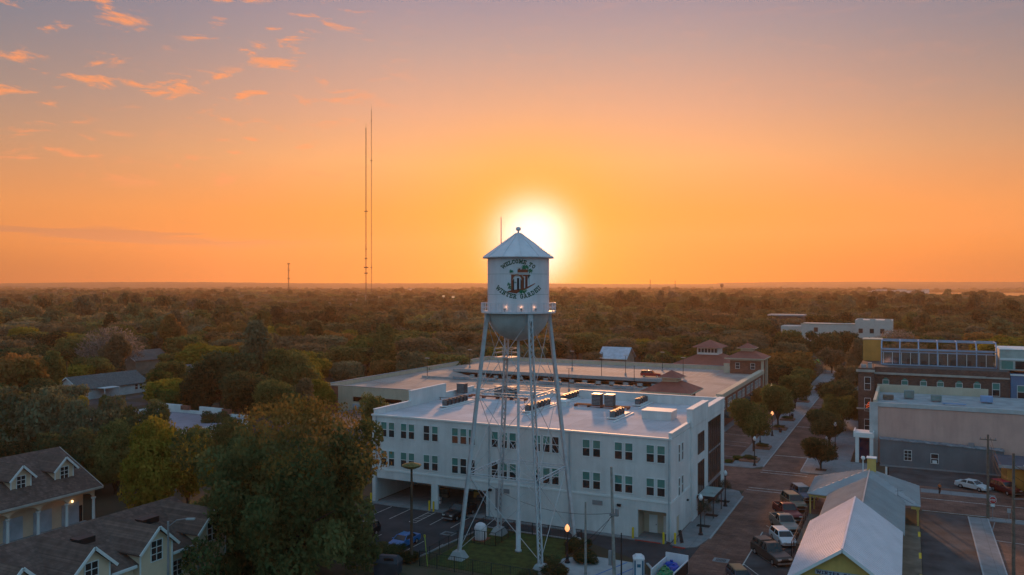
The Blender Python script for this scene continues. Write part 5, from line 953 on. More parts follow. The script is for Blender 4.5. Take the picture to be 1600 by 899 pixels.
x, y = at(668, 85.5); t = thing('equipment_trailer', 'white edged flat trailer cut by the bottom edge below the dumpster', 'trailer', (x, y - 1.5, 0), R(30)); MB().box(-2.3, 2.3, -1, 1, .6, .75).build('bed', GREYMET, t, False); MB().box(-2.35, 2.35, -1.05, -.98, .6, 1.35).box(-2.35, 2.35, .98, 1.05, .6, 1.35).box(-2.35, -2.28, -1, 1, .6, 1.35).build('side_board', W_TRIM, t, False); m = MB(); [m.tube((xx, s * 1.0 - .1, .35), (xx, s * 1.0 + .1, .35), .35, n=14) for xx in (-.5, .5) for s in (-1, 1)]; m.build('wheels', RUBBER, t, False)
x, y = at(668, 93.3); t = thing('marker_stake', 'thin yellow-green marker stake by the parking lot hedge', 'stake', (x, y, 0)); MB().beam((0, 0, 0), (-.4, 0, 3.6), .07).build('stake', mat('lime_paint', (.45, .55, .1), .6), t, False); MB().box(-.5, -.3, -.03, .03, 3.3, 3.6).build('tip', YPAINT, t, False)
# ================================================================== RADIO MASTS
def mast(px, Yd, top, w, label, plats, ghosts=True, r=.22):
    x, y = at(px, Yd); t = thing('radio_mast', label, 'radio mast', (x, y, 0)); tri = [(w * math.cos(R(90 + 120 * k)), w * math.sin(R(90 + 120 * k))) for k in range(3)]; m = MB()
    for a in tri: m.beam((a[0], a[1], 0), (a[0] * .9, a[1] * .9, top), r * 2)
    st = w * 3.2; n = int(top / st)
    for k in range(n):
        z0, z1 = top * k / n, top * (k + 1) / n
        for i in range(3): a, b = tri[i], tri[(i + 1) % 3]; m.beam((a[0], a[1], z0), (b[0], b[1], z1), r * 1.3); 
        if k % 3 == 0:
            for i in range(3): a, b = tri[i], tri[(i + 1) % 3]; m.beam((a[0], a[1], z0), (b[0], b[1], z0), r * 1.3)
    m.build('lattice', mat('mast_steel', (.10, .07, .06), .7), t, False); MB().tube((0, 0, top - 1), (0, 0, top + top * .03), .25, .15, 6).build('aerial', mat('mast_steel', (.1, .07, .06)), t, False)
    for z, ww, hh in plats: MB().box(-ww, ww, -ww * .5, ww * .5, z, z + hh).build('antenna_array', BLACK, t, False)
    if ghosts:
        m = MB()
        for k in range(3):
            a = R(80 + 120 * k)
            for z, d in ((top * .95, top * .62), (top * .62, top * .45), (top * .33, top * .28)): m.tube((0, 0, z), (d * math.cos(a), d * math.sin(a), 0), .05, n=3)
        m.build('guy_wires', GREYMET, t, False)
    return t
zt = lambda py, Yd: 32 + (447 - py) * Yd / 1280
mast(572, 1700, zt(200, 1700), 1.0, 'left and heavier of the twin tall masts', [(zt(331, 1700), 3.6, 1.6), (zt(405, 1700), 2.6, 2.2), (zt(419, 1700), 4.2, 2.5), (zt(428, 1700), 3.2, 2.5), (zt(390, 1700), 1.8, 1.6)])
mast(580.5, 1850, zt(172, 1850), .9, 'right and taller of the twin tall masts', [(zt(252, 1850), 1.8, 2.5), (zt(419, 1850), 1.8, 2.2), (zt(190, 1850), 1.3, 1.5), (zt(365, 1850), 1.3, 1.5)], r=.16)
mast(451, 1650, zt(412, 1650), 1.2, 'short lone mast on the horizon left of the twin masts', [(zt(413, 1650), 3.0, 1.5), (zt(423, 1650), 2, 1.5), (zt(436, 1650), 2.4, 1.2)], False, .2)
mast(1016, 2800, zt(437, 2800), 1.3, 'tiny faint mast on the horizon right of the tower', [], False, .25); mast(1055, 2900, zt(439, 2900), 1.3, 'tiny faint mast, second right of the tower', [], False, .25)
x, y = at(1128, 2600); t = thing('far_water_tower', 'tiny dark water tower on the horizon', 'water tower', (x, y, 0)); MB().lathe([(.0, 27), (4, 28), (6, 32), (5.5, 37), (2, 39), (0, 39.3)], n=14).build('tank', BLACK, t, False); MB().tube((0, 0, 0), (0, 0, 28), 1.2, n=8).build('stem', BLACK, t, False)
SPM = mat('sports_pole', (.45, .36, .28), .6)
for k, (px, py, Yd) in enumerate([(571, 461, 900), (592, 463, 950), (515, 473, 800), (557, 467, 880), (548, 474, 820), (162, 458, 1000), (955, 472, 760), (708, 463, 900), (86, 462, 950), (693, 462, 930)]):
    x, y = at(px, Yd); H_ = zt(py, Yd); t = thing('floodlight_pole', 'sports floodlight pole above the woods, ' + ['tallest below the twin masts', 'right below the twin masts', 'leftmost of the middle cluster', 'short one left of the twin masts', 'behind the leftmost cluster pole', 'lone one in the left woods', 'lone one right of the water tower', 'lit one nearest the tower', 'faint one far left', 'lit one left of the tower'][k], 'floodlight', (x, y, 0), group='sports floodlight poles in the woods'); MB().tube((0, 0, 0), (0, 0, H_), .3, .2, 6).build('pole', SPM, t, False); m = MB(); m.box(-1.6, 1.6, -.2, .2, H_ - .3, H_); m.box(-1.6, 1.6, -.2, .2, H_ - 1.5, H_ - 1.2); m.build('lamp_rack', GLITW if k in (7, 9) else SPM, t, False)
TWN = mat('far_town_wall', (.7, .66, .6), .6)
for k, px in enumerate((1362, 1370, 1377, 1386, 1398, 1409, 1421, 1433, 1446, 618, 632, 645, 75, 90, 106)):
    Yd = 2300 + (k * 97 % 300) if k < 9 else 3000; x, y = at(px, Yd); t = thing('far_building', ['pale far building in the cluster by the lake', 'pale far building on the horizon left of the tower', 'pale far building at the far left horizon'][0 if k < 9 else 1 if k < 12 else 2], 'building', (x, y, 0), R(YAW), group=['far buildings by the lake', 'far buildings left of the tower', 'far buildings at the far left'][0 if k < 9 else 1 if k < 12 else 2]); w_ = 9 + k % 4 * 3; MB().box(-w_, w_, -5, 5, 0, 17 + k % 3 * 2).build('wall', TWN, t, False); MB().box(-w_ - .5, w_ + .5, -5.5, 5.5, 17 + k % 3 * 2, 18 + k % 3 * 2).build('roof', CONCW, t, False)
# ================================================================== TREES
def leafmat(name, random_=False):
    m = bpy.data.materials.new(name); m.use_nodes = True; t = m.node_tree; t.nodes.clear(); L = t.links.new; nd = t.nodes.new
    out = nd('ShaderNodeOutputMaterial'); df = nd('ShaderNodeBsdfDiffuse'); tr = nd('ShaderNodeBsdfTranslucent'); mx = nd('ShaderNodeMixShader'); mx.inputs[0].default_value = .38
    oi = nd('ShaderNodeObjectInfo'); at_ = nd('ShaderNodeAttribute'); at_.attribute_name = 'tint'
    if random_:
        cr = nd('ShaderNodeValToRGB'); cr.color_ramp.interpolation = 'LINEAR'; st = [(0, (.085, .105, .04, 1)), (.2, (.14, .125, .05, 1)), (.38, (.20, .13, .055, 1)), (.5, (.09, .115, .045, 1)), (.7, (.16, .14, .09, 1)), (.85, (.17, .17, .045, 1)), (1, (.06, .08, .04, 1))]
        while len(cr.color_ramp.elements) < len(st): cr.color_ramp.elements.new(.5)
        for e, (p, c) in zip(cr.color_ramp.elements, st): e.position = p; e.color = c
        L(oi.outputs['Random'], cr.inputs[0]); pn_ = nd('ShaderNodeTexNoise'); pn_.inputs['Scale'].default_value = .006; pn_.inputs['Detail'].default_value = 3; L(oi.outputs['Location'], pn_.inputs['Vector'])
        pm = nd('ShaderNodeMapRange'); pm.inputs['From Min'].default_value = .38; pm.inputs['From Max'].default_value = .62; pm.inputs['To Min'].default_value = .45; pm.inputs['To Max'].default_value = 1.45; L(pn_.outputs[0], pm.inputs[0])
        hv_ = nd('ShaderNodeHueSaturation'); L(cr.outputs[0], hv_.inputs['Color']); L(pm.outputs[0], hv_.inputs['Value']); hv_.inputs['Saturation'].default_value = .92; base = hv_.outputs[0]
    else: base = oi.outputs['Color']
    sc_ = nd('ShaderNodeMapRange'); sc_.inputs['To Min'].default_value = .62; sc_.inputs['To Max'].default_value = 1.6; L(at_.outputs['Fac'], sc_.inputs[0])
    hs = nd('ShaderNodeHueSaturation'); L(base, hs.inputs['Color']); L(sc_.outputs[0], hs.inputs['Value'])
    h2_ = nd('ShaderNodeMapRange'); h2_.inputs['To Min'].default_value = .525; h2_.inputs['To Max'].default_value = .480; L(at_.outputs['Fac'], h2_.inputs[0]); L(h2_.outputs[0], hs.inputs['Hue'])
    L(hs.outputs[0], df.inputs[0]); L(hs.outputs[0], tr.inputs[0]); L(df.outputs[0], mx.inputs[1]); L(tr.outputs[0], mx.inputs[2]); L(mx.outputs[0], out.inputs[0]); return m
LEAF = leafmat('foliage'); LEAFW = leafmat('woodland_foliage', True)
def crown_mesh(name, seed, n, size, kind='round', mt=None, lobes=None, thin=1.0, shell=(.45, .62)):
    """unit crown: radius about 1, z from 0 to ~1.5; leaf clumps spread through lobes"""
    rs_ = np.random.RandomState(seed)
    if lobes is None:
        lobes = []
        if kind == 'round':
            lobes.append((0, 0, .72, .72, .72, .55))
            for k in range(11):
                a = rs_.uniform(0, 6.28); rr = rs_.uniform(.35, .72); z = rs_.uniform(.35, 1.2); q = rs_.uniform(.26, .44); lobes.append((rr * math.cos(a), rr * math.sin(a), z, q, q, q * .8))
        elif kind == 'tall':
            for k in range(10): a = rs_.uniform(0, 6.28); z = .25 + 1.5 * k / 10; rr = rs_.uniform(.1, .5) * (1.1 - abs(z - .8) * .7); q = rs_.uniform(.28, .42); lobes.append((rr * math.cos(a), rr * math.sin(a), z, q, q, q))
        elif kind == 'spread':
            lobes.append((0, 0, .5, .8, .8, .4))
            for k in range(15): a = rs_.uniform(0, 6.28); rr = rs_.uniform(.4, .85); z = rs_.uniform(.25, .95) * (1.15 - rr * .5); q = rs_.uniform(.22, .36); lobes.append((rr * math.cos(a), rr * math.sin(a), z, q, q, q * .75))
    lb = np.array(lobes); wts = (lb[:, 3] * lb[:, 4]); wts /= wts.sum(); ix = rs_.choice(len(lb), n, p=wts); l = lb[ix]
    d = rs_.normal(size=(n, 3)); d /= np.linalg.norm(d, axis=1)[:, None]
    rad = shell[0] + shell[1] * rs_.rand(n) ** .55
    # clumpiness: directions with noisy bumps
    bump = .10 * np.sin(d[:, 0] * 9 + ix * 1.7) * np.sin(d[:, 1] * 8 + ix) + .08 * np.sin(d[:, 2] * 11 + ix * 2.1)
    rad = rad * (1 + bump)
    P = l[:, :3] + d * l[:, 3:6] * rad[:, None]
    P[:, 2] = np.maximum(P[:, 2], -.05 + .1 * rs_.rand(n))
    nn = d + rs_.normal(size=(n, 3)) * .75; nn /= np.linalg.norm(nn, axis=1)[:, None]
    t1 = np.cross(nn, rs_.normal(size=(n, 3))); t1 /= np.linalg.norm(t1, axis=1)[:, None]; t2 = np.cross(nn, t1)
    s = size * (.6 + .9 * rs_.rand(n))[:, None]; s2 = s * (.55 * thin)
    V = np.stack([P - t1 * s, P - t2 * s2 + nn * s * .15, P + t1 * s, P + t2 * s2 + nn * s * .15], 1).reshape(-1, 3)
    me = bpy.data.meshes.new(name); me.vertices.add(4 * n); me.vertices.foreach_set('co', V.ravel()); me.loops.add(4 * n); me.loops.foreach_set('vertex_index', np.arange(4 * n, dtype=np.int32)); me.polygons.add(n); me.polygons.foreach_set('loop_start', np.arange(0, 4 * n, 4, dtype=np.int32))
    try: me.polygons.foreach_set('loop_total', np.full(n, 4, dtype=np.int32))
    except Exception: pass
    lt = rs_.rand(len(lb)); tint = np.clip(.55 * lt[ix] + .25 * rs_.rand(n) + .22 * (np.sin(P[:, 0] * 13 + seed) * np.sin(P[:, 1] * 12) * np.sin(P[:, 2] * 14) + .4), 0, 1)
    a = me.attributes.new('tint', 'FLOAT', 'FACE'); a.data.foreach_set('value', tint.astype(np.float32)); me.update(); me.validate(); me.materials.append(mt or LEAF); return me
def trunk_mesh(name, seed, h=.9, r=.07, limbs=7, reach=.62):
    rn = random.Random(seed); m = MB(); m.tube((0, 0, -h), (.02, .01, .05), r, r * .7, 8)
    for k in range(limbs):
        a = 2 * math.pi * k / limbs + rn.uniform(-.3, .3); q = Vector((reach * rn.uniform(.5, 1) * math.cos(a), reach * rn.uniform(.5, 1) * math.sin(a), rn.uniform(.5, 1.1))); p = Vector((.02, .01, rn.uniform(-.25, .05))); mid = p.lerp(q, .5) + Vector((0, 0, .1)); m.tube(p, mid, r * .5, r * .33, 6); m.tube(mid, q, r * .33, r * .1, 5)
        for j in range(3): b = mid.lerp(q, rn.uniform(.1, .8)); m.tube(b, b + Vector((rn.uniform(-.3, .3), rn.uniform(-.3, .3), rn.uniform(.1, .35))), r * .14, r * .04, 4)
    me = bpy.data.meshes.new(name); me.from_pydata(m.v, [], m.f); me.update(); me.materials.append(BARK); return me
def twig_mesh(name, seed, n=2600):           # leafless mossy crown: many thin drooping twigs
    rs_ = np.random.RandomState(seed); m = MB(); rn = random.Random(seed)
    for k in range(n):
        a = rn.uniform(0, 6.28); e = math.asin(rn.uniform(-.1, 1)); rr = rn.uniform(.45, 1.0); c = Vector((math.cos(a) * math.cos(e) * rr, math.sin(a) * math.cos(e) * rr, .35 + math.sin(e) * rr * .95)); d = Vector((c.x * .5 + rn.uniform(-.4, .4), c.y * .5 + rn.uniform(-.4, .4), rn.uniform(-.5, .7))).normalized() * rn.uniform(.06, .16); s = d.cross(Vector((rn.uniform(-1, 1), rn.uniform(-1, 1), .3))).normalized() * .011
        m.poly([c - s, c + d * .5 - s * 1.6, c + d, c + s])
    me = bpy.data.meshes.new(name); me.from_pydata([tuple(v) for v in m.v], [], m.f); me.update(); a_ = me.attributes.new('tint', 'FLOAT', 'FACE'); a_.data.foreach_set('value', rs_.rand(len(me.polygons)).astype(np.float32)); me.materials.append(LEAF); return me
MID = [crown_mesh('crown', 11 + k, 9000, .048, ['round', 'round', 'spread', 'tall', 'round'][k]) for k in range(5)]
NEAR = [crown_mesh('crown', 31 + k, 15000, .034, ['round', 'spread', 'round', 'tall'][k], shell=(.55, .5)) for k in range(4)]
TRK = [trunk_mesh('trunk', s) for s in (1, 2, 3)]; TWG = [twig_mesh('crown', 5), twig_mesh('crown', 6)]
COL = {'dark': (.075, .098, .045, 1), 'olive': (.115, .130, .045, 1), 'yellow': (.20, .175, .030, 1), 'rust': (.23, .135, .045, 1), 'brown': (.15, .125, .070, 1), 'grey': (.21, .18, .15, 1), 'green': (.085, .12, .034, 1), 'deep': (.046, .060, .028, 1), 'moss': (.14, .15, .085, 1)}
def tree(x, y, h, r, col, label, near=False, kind=None, name='tree', group=None, seed=0, base=.22, shape=None):
    rn = random.Random(int(x * 7 + y * 13) + seed); t = thing(name, label, 'tree', (x, y, 0), rn.uniform(0, 6.28), group)
    zc = h * base; zs = (h - zc) / 1.5
    src = TWG if col == 'grey' else NEAR if near else MID; me = src[shape if shape is not None else rn.randrange(len(src))]
    if shape is None and h / r < 2.0 and not col == 'grey': me = src[rn.choice([0, 1, 2] if not near else [0, 1, 2])]
    if me in (MID[2], NEAR[1]): zs = (h - zc) / 1.22
    if col == 'grey': zs = (h - zc) / 1.3
    c = bpy.data.objects.new('crown', me); C.objects.link(c); c.parent = t; c.location = (0, 0, zc); c.scale = (r, r, zs); k = rn.uniform(.88, 1.12); cc = COL[col]; c.color = (cc[0] * k, cc[1] * k, cc[2] * k, 1)
    b = bpy.data.objects.new('trunk', TRK[rn.randrange(3)]); C.objects.link(b); b.parent = t; b.location = (0, 0, zc); b.scale = (r * .8, r * .8, max(zc / .9, .5) if zc > zs * .5 else zs * .8); b.scale = (r * .8, r * .8, zs * .85)
    if zc > .9 * zs * .85: b.scale = (r * .8, r * .8, zc / .9)
    return t
# the big live oak: its own dense crown
rs9 = random.Random(9); lob = [(0, 0, .58, .70, .68, .50)]
for k in range(80): a = rs9.uniform(0, 6.28); rr = rs9.uniform(.40, .90); z = rs9.uniform(.04, 1.28) * (1.14 - rr * .44); q = rs9.uniform(.10, .22); lob.append((rr * math.cos(a), rr * math.sin(a), z, q, q, q * .85))
OAK = crown_mesh('crown', 99, 62000, .0185, lobes=lob, shell=(.62, .42))
ox, oy = at(447, 89); ok = thing('oak_tree', 'huge dark live oak with top leaves tinted as sunlit in front of the parking lot', 'tree', (ox, oy, 0)); c = bpy.data.objects.new('crown', OAK); C.objects.link(c); c.parent = ok; c.location = (0, 0, 1.0); c.scale = (11.0, 11.0, 14.3); c.color = (.100, .125, .050, 1)
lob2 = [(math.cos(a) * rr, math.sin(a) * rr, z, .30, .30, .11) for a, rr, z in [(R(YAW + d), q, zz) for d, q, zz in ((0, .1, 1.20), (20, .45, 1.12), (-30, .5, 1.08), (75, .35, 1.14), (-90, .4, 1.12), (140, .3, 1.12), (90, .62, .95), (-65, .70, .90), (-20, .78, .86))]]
c = bpy.data.objects.new('rust_foliage', crown_mesh('rust_foliage', 101, 4200, .0165, lobes=lob2)); C.objects.link(c); c.parent = ok; c.location = (0, 0, 1.2); c.scale = (11.2, 11.2, 14.5); c.color = (.18, .125, .04, 1)  # extra top leaves: the low sun's orange light is put into their colour
b = bpy.data.objects.new('trunk', trunk_mesh('trunk', 44, .9, .085, 11, .75)); C.objects.link(b); b.parent = ok; b.location = (0, 0, 2.6); b.scale = (10, 10, 9)
NT = [  # px, distance, height, radius, colour, label, near
 (245, 112, 13.6, 5.4, 'yellow', 'yellow-green tree between the townhouses and the big oak'), (292, 120, 12.2, 4.8, 'yellow', 'yellowish tree just behind the left side of the big oak'), (180, 126, 11.0, 4.8, 'olive', 'dull olive tree behind the arcade house'),
 (222, 134, 13.4, 5.0, 'dark', 'dark tree in front of the lavender flat roof, left part'), (150, 140, 14.6, 7.6, 'moss', 'broad grey-green tree in front of the lavender flat roof'), (60, 146, 16.6, 9.2, 'moss', 'broad rust-tinged tree above the arcade house roof'), (-20, 142, 15.0, 8.0, 'olive', 'olive tree cut by the left edge above the arcade house'), (100, 126, 11.6, 6.2, 'dark', 'dark tree close behind the arcade house ridge'),
 (25, 122, 9.2, 5.0, 'deep', 'very dark tree at the left edge behind the arcade house'), (20, 198, 17.6, 8.4, 'rust', 'rust-tipped tree at the left edge beside the white house'), (78, 205, 13, 5.6, 'olive', 'olive tree left of the green-grey roof'), (55, 176, 12.5, 6.2, 'dark', 'dark tree below the rust-tipped one at the left edge'),
 (118, 176, 8.4, 3.0, 'yellow', 'small yellow tree below the white house gable'), (166, 205, 5.6, 1.8, 'olive', 'small tree by the porch of the white house'), (432, 176, 13.0, 6.5, 'olive', 'olive tree rising just above the oak top'), (392, 180, 14.5, 7.5, 'dark', 'dark tree above the oak top, left of the olive one'), (474, 182, 9.5, 4.6, 'brown', 'brown tree above the oak top by the garage corner'), (352, 150, 9.0, 4.5, 'olive', 'olive tree beside the right end of the lavender roof'), (590, 149, 12.6, 3.7, 'olive', 'olive tree in front of the garage brick pier'), (500, 196, 10.6, 4.0, 'yellow', 'yellow-green tree left of the garage corner'),
 (345, 205, 17.5, 8.5, 'dark', 'dark broad tree right of the palm'), (400, 216, 19.0, 8.2, 'moss', 'tall grey-green tree behind the big oak'), (452, 212, 17.2, 7.6, 'olive', 'olive tree left of the yellow-green one by the garage'), (310, 190, 11.5, 5.2, 'deep', 'deep green tree behind the lavender flat roof'), (262, 232, 12, 5.4, 'olive', 'olive tree near the tan house'), (252, 222, 10, 5, 'green', 'green tree right of the white house'),
 (262, 192, 8.5, 3.6, 'green', 'small tree on the verge right of the white house'), (340, 168, 7.4, 3.8, 'dark', 'low dark tree above the big oak at the left'),
 (1040, 295, 9.6, 3.6, 'green', 'round green tree left of a pair behind the garage wall'), (1066, 288, 8.6, 4.4, 'green', 'wide low green tree beyond the garage wall'), (1084, 292, 8.2, 3.4, 'green', 'low green tree beside the red-roofed pavilion'), (930, 300, 9.0, 5.2, 'brown', 'brown tree left of the pale blue metal roof'),
 (708, 330, 15.5, 12.5, 'brown', 'broad brown bare-looking tree left of the tower leg'), (640, 300, 15.0, 9.0, 'olive', 'olive tree left of the broad brown tree'), (575, 305, 14.5, 9, 'green', 'green tree beyond the far left of the garage'),
 (1178, 158, 11.0, 4.3, 'olive', 'large olive street tree nearest on the left sidewalk'), (1216, 186, 10.6, 4.5, 'olive', 'second street tree on the left sidewalk'), (1242, 214, 10.0, 5.0, 'olive', 'third street tree on the left sidewalk'), (1216, 258, 8.0, 5.0, 'deep', 'dark low tree beyond the garage end'), (1195, 205, 7.5, 3.4, 'rust', 'rusty street tree close to the brick garage wall'), (1255, 245, 8.5, 4.2, 'olive', 'fourth street tree on the left sidewalk'),
 (1283, 142, 6.3, 3.5, 'deep', 'lone dark tree on the plaza corner'), (1296, 163, 7.6, 4.4, 'dark', 'dark street tree behind the lone plaza tree'), (1316, 182, 9.0, 4.8, 'olive', 'olive street tree beside the brick building'), (1312, 208, 9.4, 4.8, 'dark', 'street tree farther along the right sidewalk'), (1328, 236, 10.2, 5.2, 'brown', 'brownish street tree before the brick building'), (1340, 262, 12.6, 5.5, 'brown', 'tall brownish tree at the far end of the right sidewalk'), (1348, 196, 8.5, 3.6, 'deep', 'deep green tree against the brick building wall'),
 (1300, 300, 11, 6, 'brown', 'bare brownish tree by the green-lit plaza'), (1290, 330, 15, 8, 'dark', 'dark tree behind the green-lit plaza'), (1235, 320, 14.5, 8.5, 'deep', 'deep green tree at the left end of the plaza'), (1180, 330, 15, 9, 'brown', 'brown tree behind the spired stair tower')]
for i, (px, Yd, h, r, col, l) in enumerate(NT):
    x, y = at(px, Yd); tree(x, y, h, r, col, l, near=Yd < 190, seed=i, base=.12 if Yd < 155 and px < 400 else .22, shape=0 if 'lone dark tree' in l or 'large olive' in l else None)
x, y = at(172, 285); tree(x, y, 18, 11, 'grey', 'large grey leafless tree hung with moss behind the white house', seed=3); x, y = at(1268, 270); tree(x, y, 9, 4.5, 'grey', 'grey bare tree beside the green-lit palms', seed=4); x, y = at(1400, 345); tree(x, y, 14, 9, 'grey', 'grey bare tree above the glass house', seed=5)
# grey branchy tint for the bark of leafless trees is the twig colour itself
# palms
FRM = crown_mesh  # (kept for clarity)
def palm(x, y, h, r, label, m_=None, group=None, col=(.06, .06, .02, 1)):
    t = thing('palm_tree', label, 'palm tree', (x, y, 0), 0, group); rn = random.Random(int(x * 3)); m = MB(); m.tube((0, 0, 0), (.2, 0, h * .5), .28, .2, 8); m.tube((.2, 0, h * .5), (0, 0, h), .2, .16, 8); m.build('trunk', BARK, t, False)
    f = MB()
    for k in range(34):
        a = rn.uniform(0, 6.28); e = rn.uniform(-.5, 1.2); p = Vector((0, 0, h)); d = Vector((math.cos(a) * math.cos(e), math.sin(a) * math.cos(e), math.sin(e))); s = Vector((-math.sin(a), math.cos(a), 0))
        for j in range(5): q0 = p + d * r * j / 5 - Vector((0, 0, r * .5 * (j / 5) ** 2)); q1 = p + d * r * (j + 1) / 5 - Vector((0, 0, r * .5 * ((j + 1) / 5) ** 2)); w0, w1 = .14 * r * (1 - j / 5.5), .14 * r * (1 - (j + 1) / 5.5); f.poly([q0 - s * w0, q1 - s * w1, q1 + s * w1, q0 + s * w0])
    o = f.build('crown', m_ or LEAF, t, False); o.color = col
    if m_ is None: a_ = o.data.attributes.new('tint', 'FLOAT', 'FACE'); a_.data.foreach_set('value', np.random.RandomState(1).rand(len(o.data.polygons)).astype(np.float32))
x, y = at(279, 214); palm(x, y, 9.6, 2.6, 'tall palm left of the dark broad tree'); x, y = at(104, 232); palm(x, y, 11.5, 3.2, 'palm beside the blue-white house'); x, y = at(1262, 268); 
GL = mat('green_lit_fronds', (.05, .5, .12), .6, emit=(.03, .75, .12, .55))
for px, Yd, h, l in ((1277, 292, 5.2, 'taller palm wrapped in green lights on the plaza'), (1262, 270, 3.2, 'shorter palm wrapped in green lights on the plaza'), (1284, 300, 6.5, 'thin green-lit palm behind the taller one')): x, y = at(px, Yd); palm(x, y, h, 1.5, l, GL)
# planters, shrubs, saplings, hedges
def shrub(x, y, r, h, col, label, name='shrub', cat='shrub', sc=(1, 1), group=None):
    t = thing(name, label, cat, (x, y, 0), random.Random(int(x * 9)).uniform(0, 6), group) if sc == (1, 1) else thing(name, label, cat, (x, y, 0), 0, group); c = bpy.data.objects.new('foliage', MID[0]); C.objects.link(c); c.parent = t; c.scale = (r * sc[0], r * sc[1], h / 1.5); c.color = COL[col]; b = bpy.data.objects.new('stems', TRK[0]); C.objects.link(b); b.parent = t; b.scale = (r * .5, r * .5, h * .4); b.location = (0, 0, h * .3)
for x, y, r, h, col, l in ((-62, 81.6, 3.6, 1.3, 'deep', 'dark hedge in front of the black boxy car'), (-56, 81.4, 2.6, 1.2, 'dark', 'dark hedge in front of the blue compact car'), (-52.4, 80.6, 1.6, 1.3, 'deep', 'dark hedge end by the fence corner'), (-35.6, 91.8, 1.9, 1.9, 'deep', 'dark shrub mass behind the lit ornamental lamp'), (-33.4, 88.9, 1.7, 1.5, 'deep', 'dark shrub between the lamp and the thin pole'), (-36.8, 86.3, 1.6, 1.3, 'dark', 'dark shrub at the lawn corner by the lamp'), (-35.2, 83.2, 1.9, 1.5, 'deep', 'dark shrub bed right of the front tower leg'), (-37.6, 81.6, 1.3, 1.0, 'dark', 'low shrub near the front tower leg'), (-33, 79.8, 1.8, 1.3, 'deep', 'dark shrub bed at the bottom edge below the lamp')): shrub(x, y, r, h, col, l)
for i, (x, y, l) in enumerate(((-26, 153.6, 'first raised planter bed on the left sidewalk'), (-25.8, 166.5, 'second raised planter bed on the left sidewalk'), (-25.8, 190, 'third raised planter bed on the left sidewalk'), (-25.8, 204, 'fourth raised planter bed on the left sidewalk'), (-26, 238, 'fifth raised planter bed on the left sidewalk'))):
    t = thing('planter_bed', l, 'planter', (x, y, .12), 0, 'raised planters along the left sidewalk'); MB().box(-1.6, 1.6, -1.6, 1.6, 0, .35).build('kerb', mat('planter_brick', (.28, .14, .10), .9), t, False); c = bpy.data.objects.new('plants', MID[1]); C.objects.link(c); c.parent = t; c.location = (0, 0, .3); c.scale = (1.4, 1.4, .45); c.color = COL['dark']
for i, (x, y, r, l) in enumerate(((-29.2, 150.2, .9, 'low shrub at the brick bay corner, left of two'), (-28.0, 153.5, 1.1, 'low shrub at the brick bay corner, right of two'), (-16.5, 286, 6, 'wide dark shrub island under the palms'), (-22, 262, 4, 'dark shrub island beside the white sign'))): shrub(x, y, r, r * .9, 'deep' if r > 2 else 'green', l)
for i, (x, y, h, l) in enumerate(((-24.3, 109, 3.6, 'thin sapling nearest the glass canopy'), (-24.4, 114.6, 3.2, 'thin sapling in the middle of the near sidewalk'), (-24.4, 122.8, 3.4, 'thin sapling by the far end of the near sidewalk'))):
    t = thing('young_tree', l, 'sapling', (x, y, .12), 0, 'saplings on the near sidewalk'); MB().tube((0, 0, 0), (.05, 0, h * .6), .04, .03, 6).build('stem', BARK, t, False); c = bpy.data.objects.new('crown', TWG[0]); C.objects.link(c); c.parent = t; c.location = (0, 0, h * .45); c.scale = (1.0, 1.0, h * .4); c.color = (.07, .075, .05, 1)
    tp = thing('tree_pit', 'dark square tree pit under the ' + l.split(' ', 1)[1], 'tree pit', (x, y, .12)); MB().box(-1.0, .7, -.6, .6, .004, .01).build('soil', mat('dark_soil', (.03, .022, .018), .95), tp, False)
tp = thing('tree_pit', 'dark square tree pit under the lone plaza tree', 'tree pit', tuple(at(1283, 142)) + (.12,)); MB().box(-.9, .9, -.9, .9, .004, .01).build('soil', mat('dark_soil', (.03, .022, .018)), tp, False)
# street bits: bins and benches
for x, y, l in ((-25, 186, 'black litter bin below the orange-lit lamp'), (-25.2, 208, 'black litter bin farther up the left sidewalk')): t = thing('litter_bin', l, 'litter bin', (x, y, .12)); MB().lathe([(.3, 0), (.34, .9), (.3, 1.0), (0, 1.1)], n=12).build('bin', BLACK, t, False); MB().lathe([(.36, .88), (.36, .94), (.3, .94)], n=12).build('rim', GREYMET, t, False)
t = thing('information_sign', 'small pale shield-shaped sign at the green-lit plaza', 'sign', (-20.6, 258, .1)); MB().prism([(-.7, 0, .6), (.7, 0, .6), (.8, 0, 2.3), (.4, 0, 2.1), (0, 0, 2.3), (-.4, 0, 2.1), (-.8, 0, 2.3)], (0, .12, 0)).build('plate', CONCW, t, False); MB().tube((0, .06, 0), (0, .06, .7), .07).build('post', GREYMET, t, False)
# ================================================================== PERSON (walking on the side street)
pn = thing('person', 'person in an orange top and dark trousers walking across the side street', 'person', (4.4, 141.9, .03), R(70))
def skin(nm, pts, edges, rad, m_, parent, root=0, sub=2):
    me = bpy.data.meshes.new(nm); me.from_pydata(pts, edges, []); me.update(); o = bpy.data.objects.new(nm, me); C.objects.link(o); o.parent = parent
    o.modifiers.new('skin', 'SKIN'); sv = me.skin_vertices
    if not sv: 
        bm = bmesh.new(); bm.from_mesh(me); ly = bm.verts.layers.skin.verify()
        for v in bm.verts: r = rad[v.index]; v[ly].radius = (r, r); v[ly].use_root = v.index == root
        bm.to_mesh(me); bm.free()
    else:
        for i, r in enumerate(rad): sv[0].data[i].radius = (r, r); sv[0].data[i].use_root = i == root
    s = o.modifiers.new('smooth', 'SUBSURF'); s.levels = sub; s.render_levels = sub; me.materials.append(m_); return o
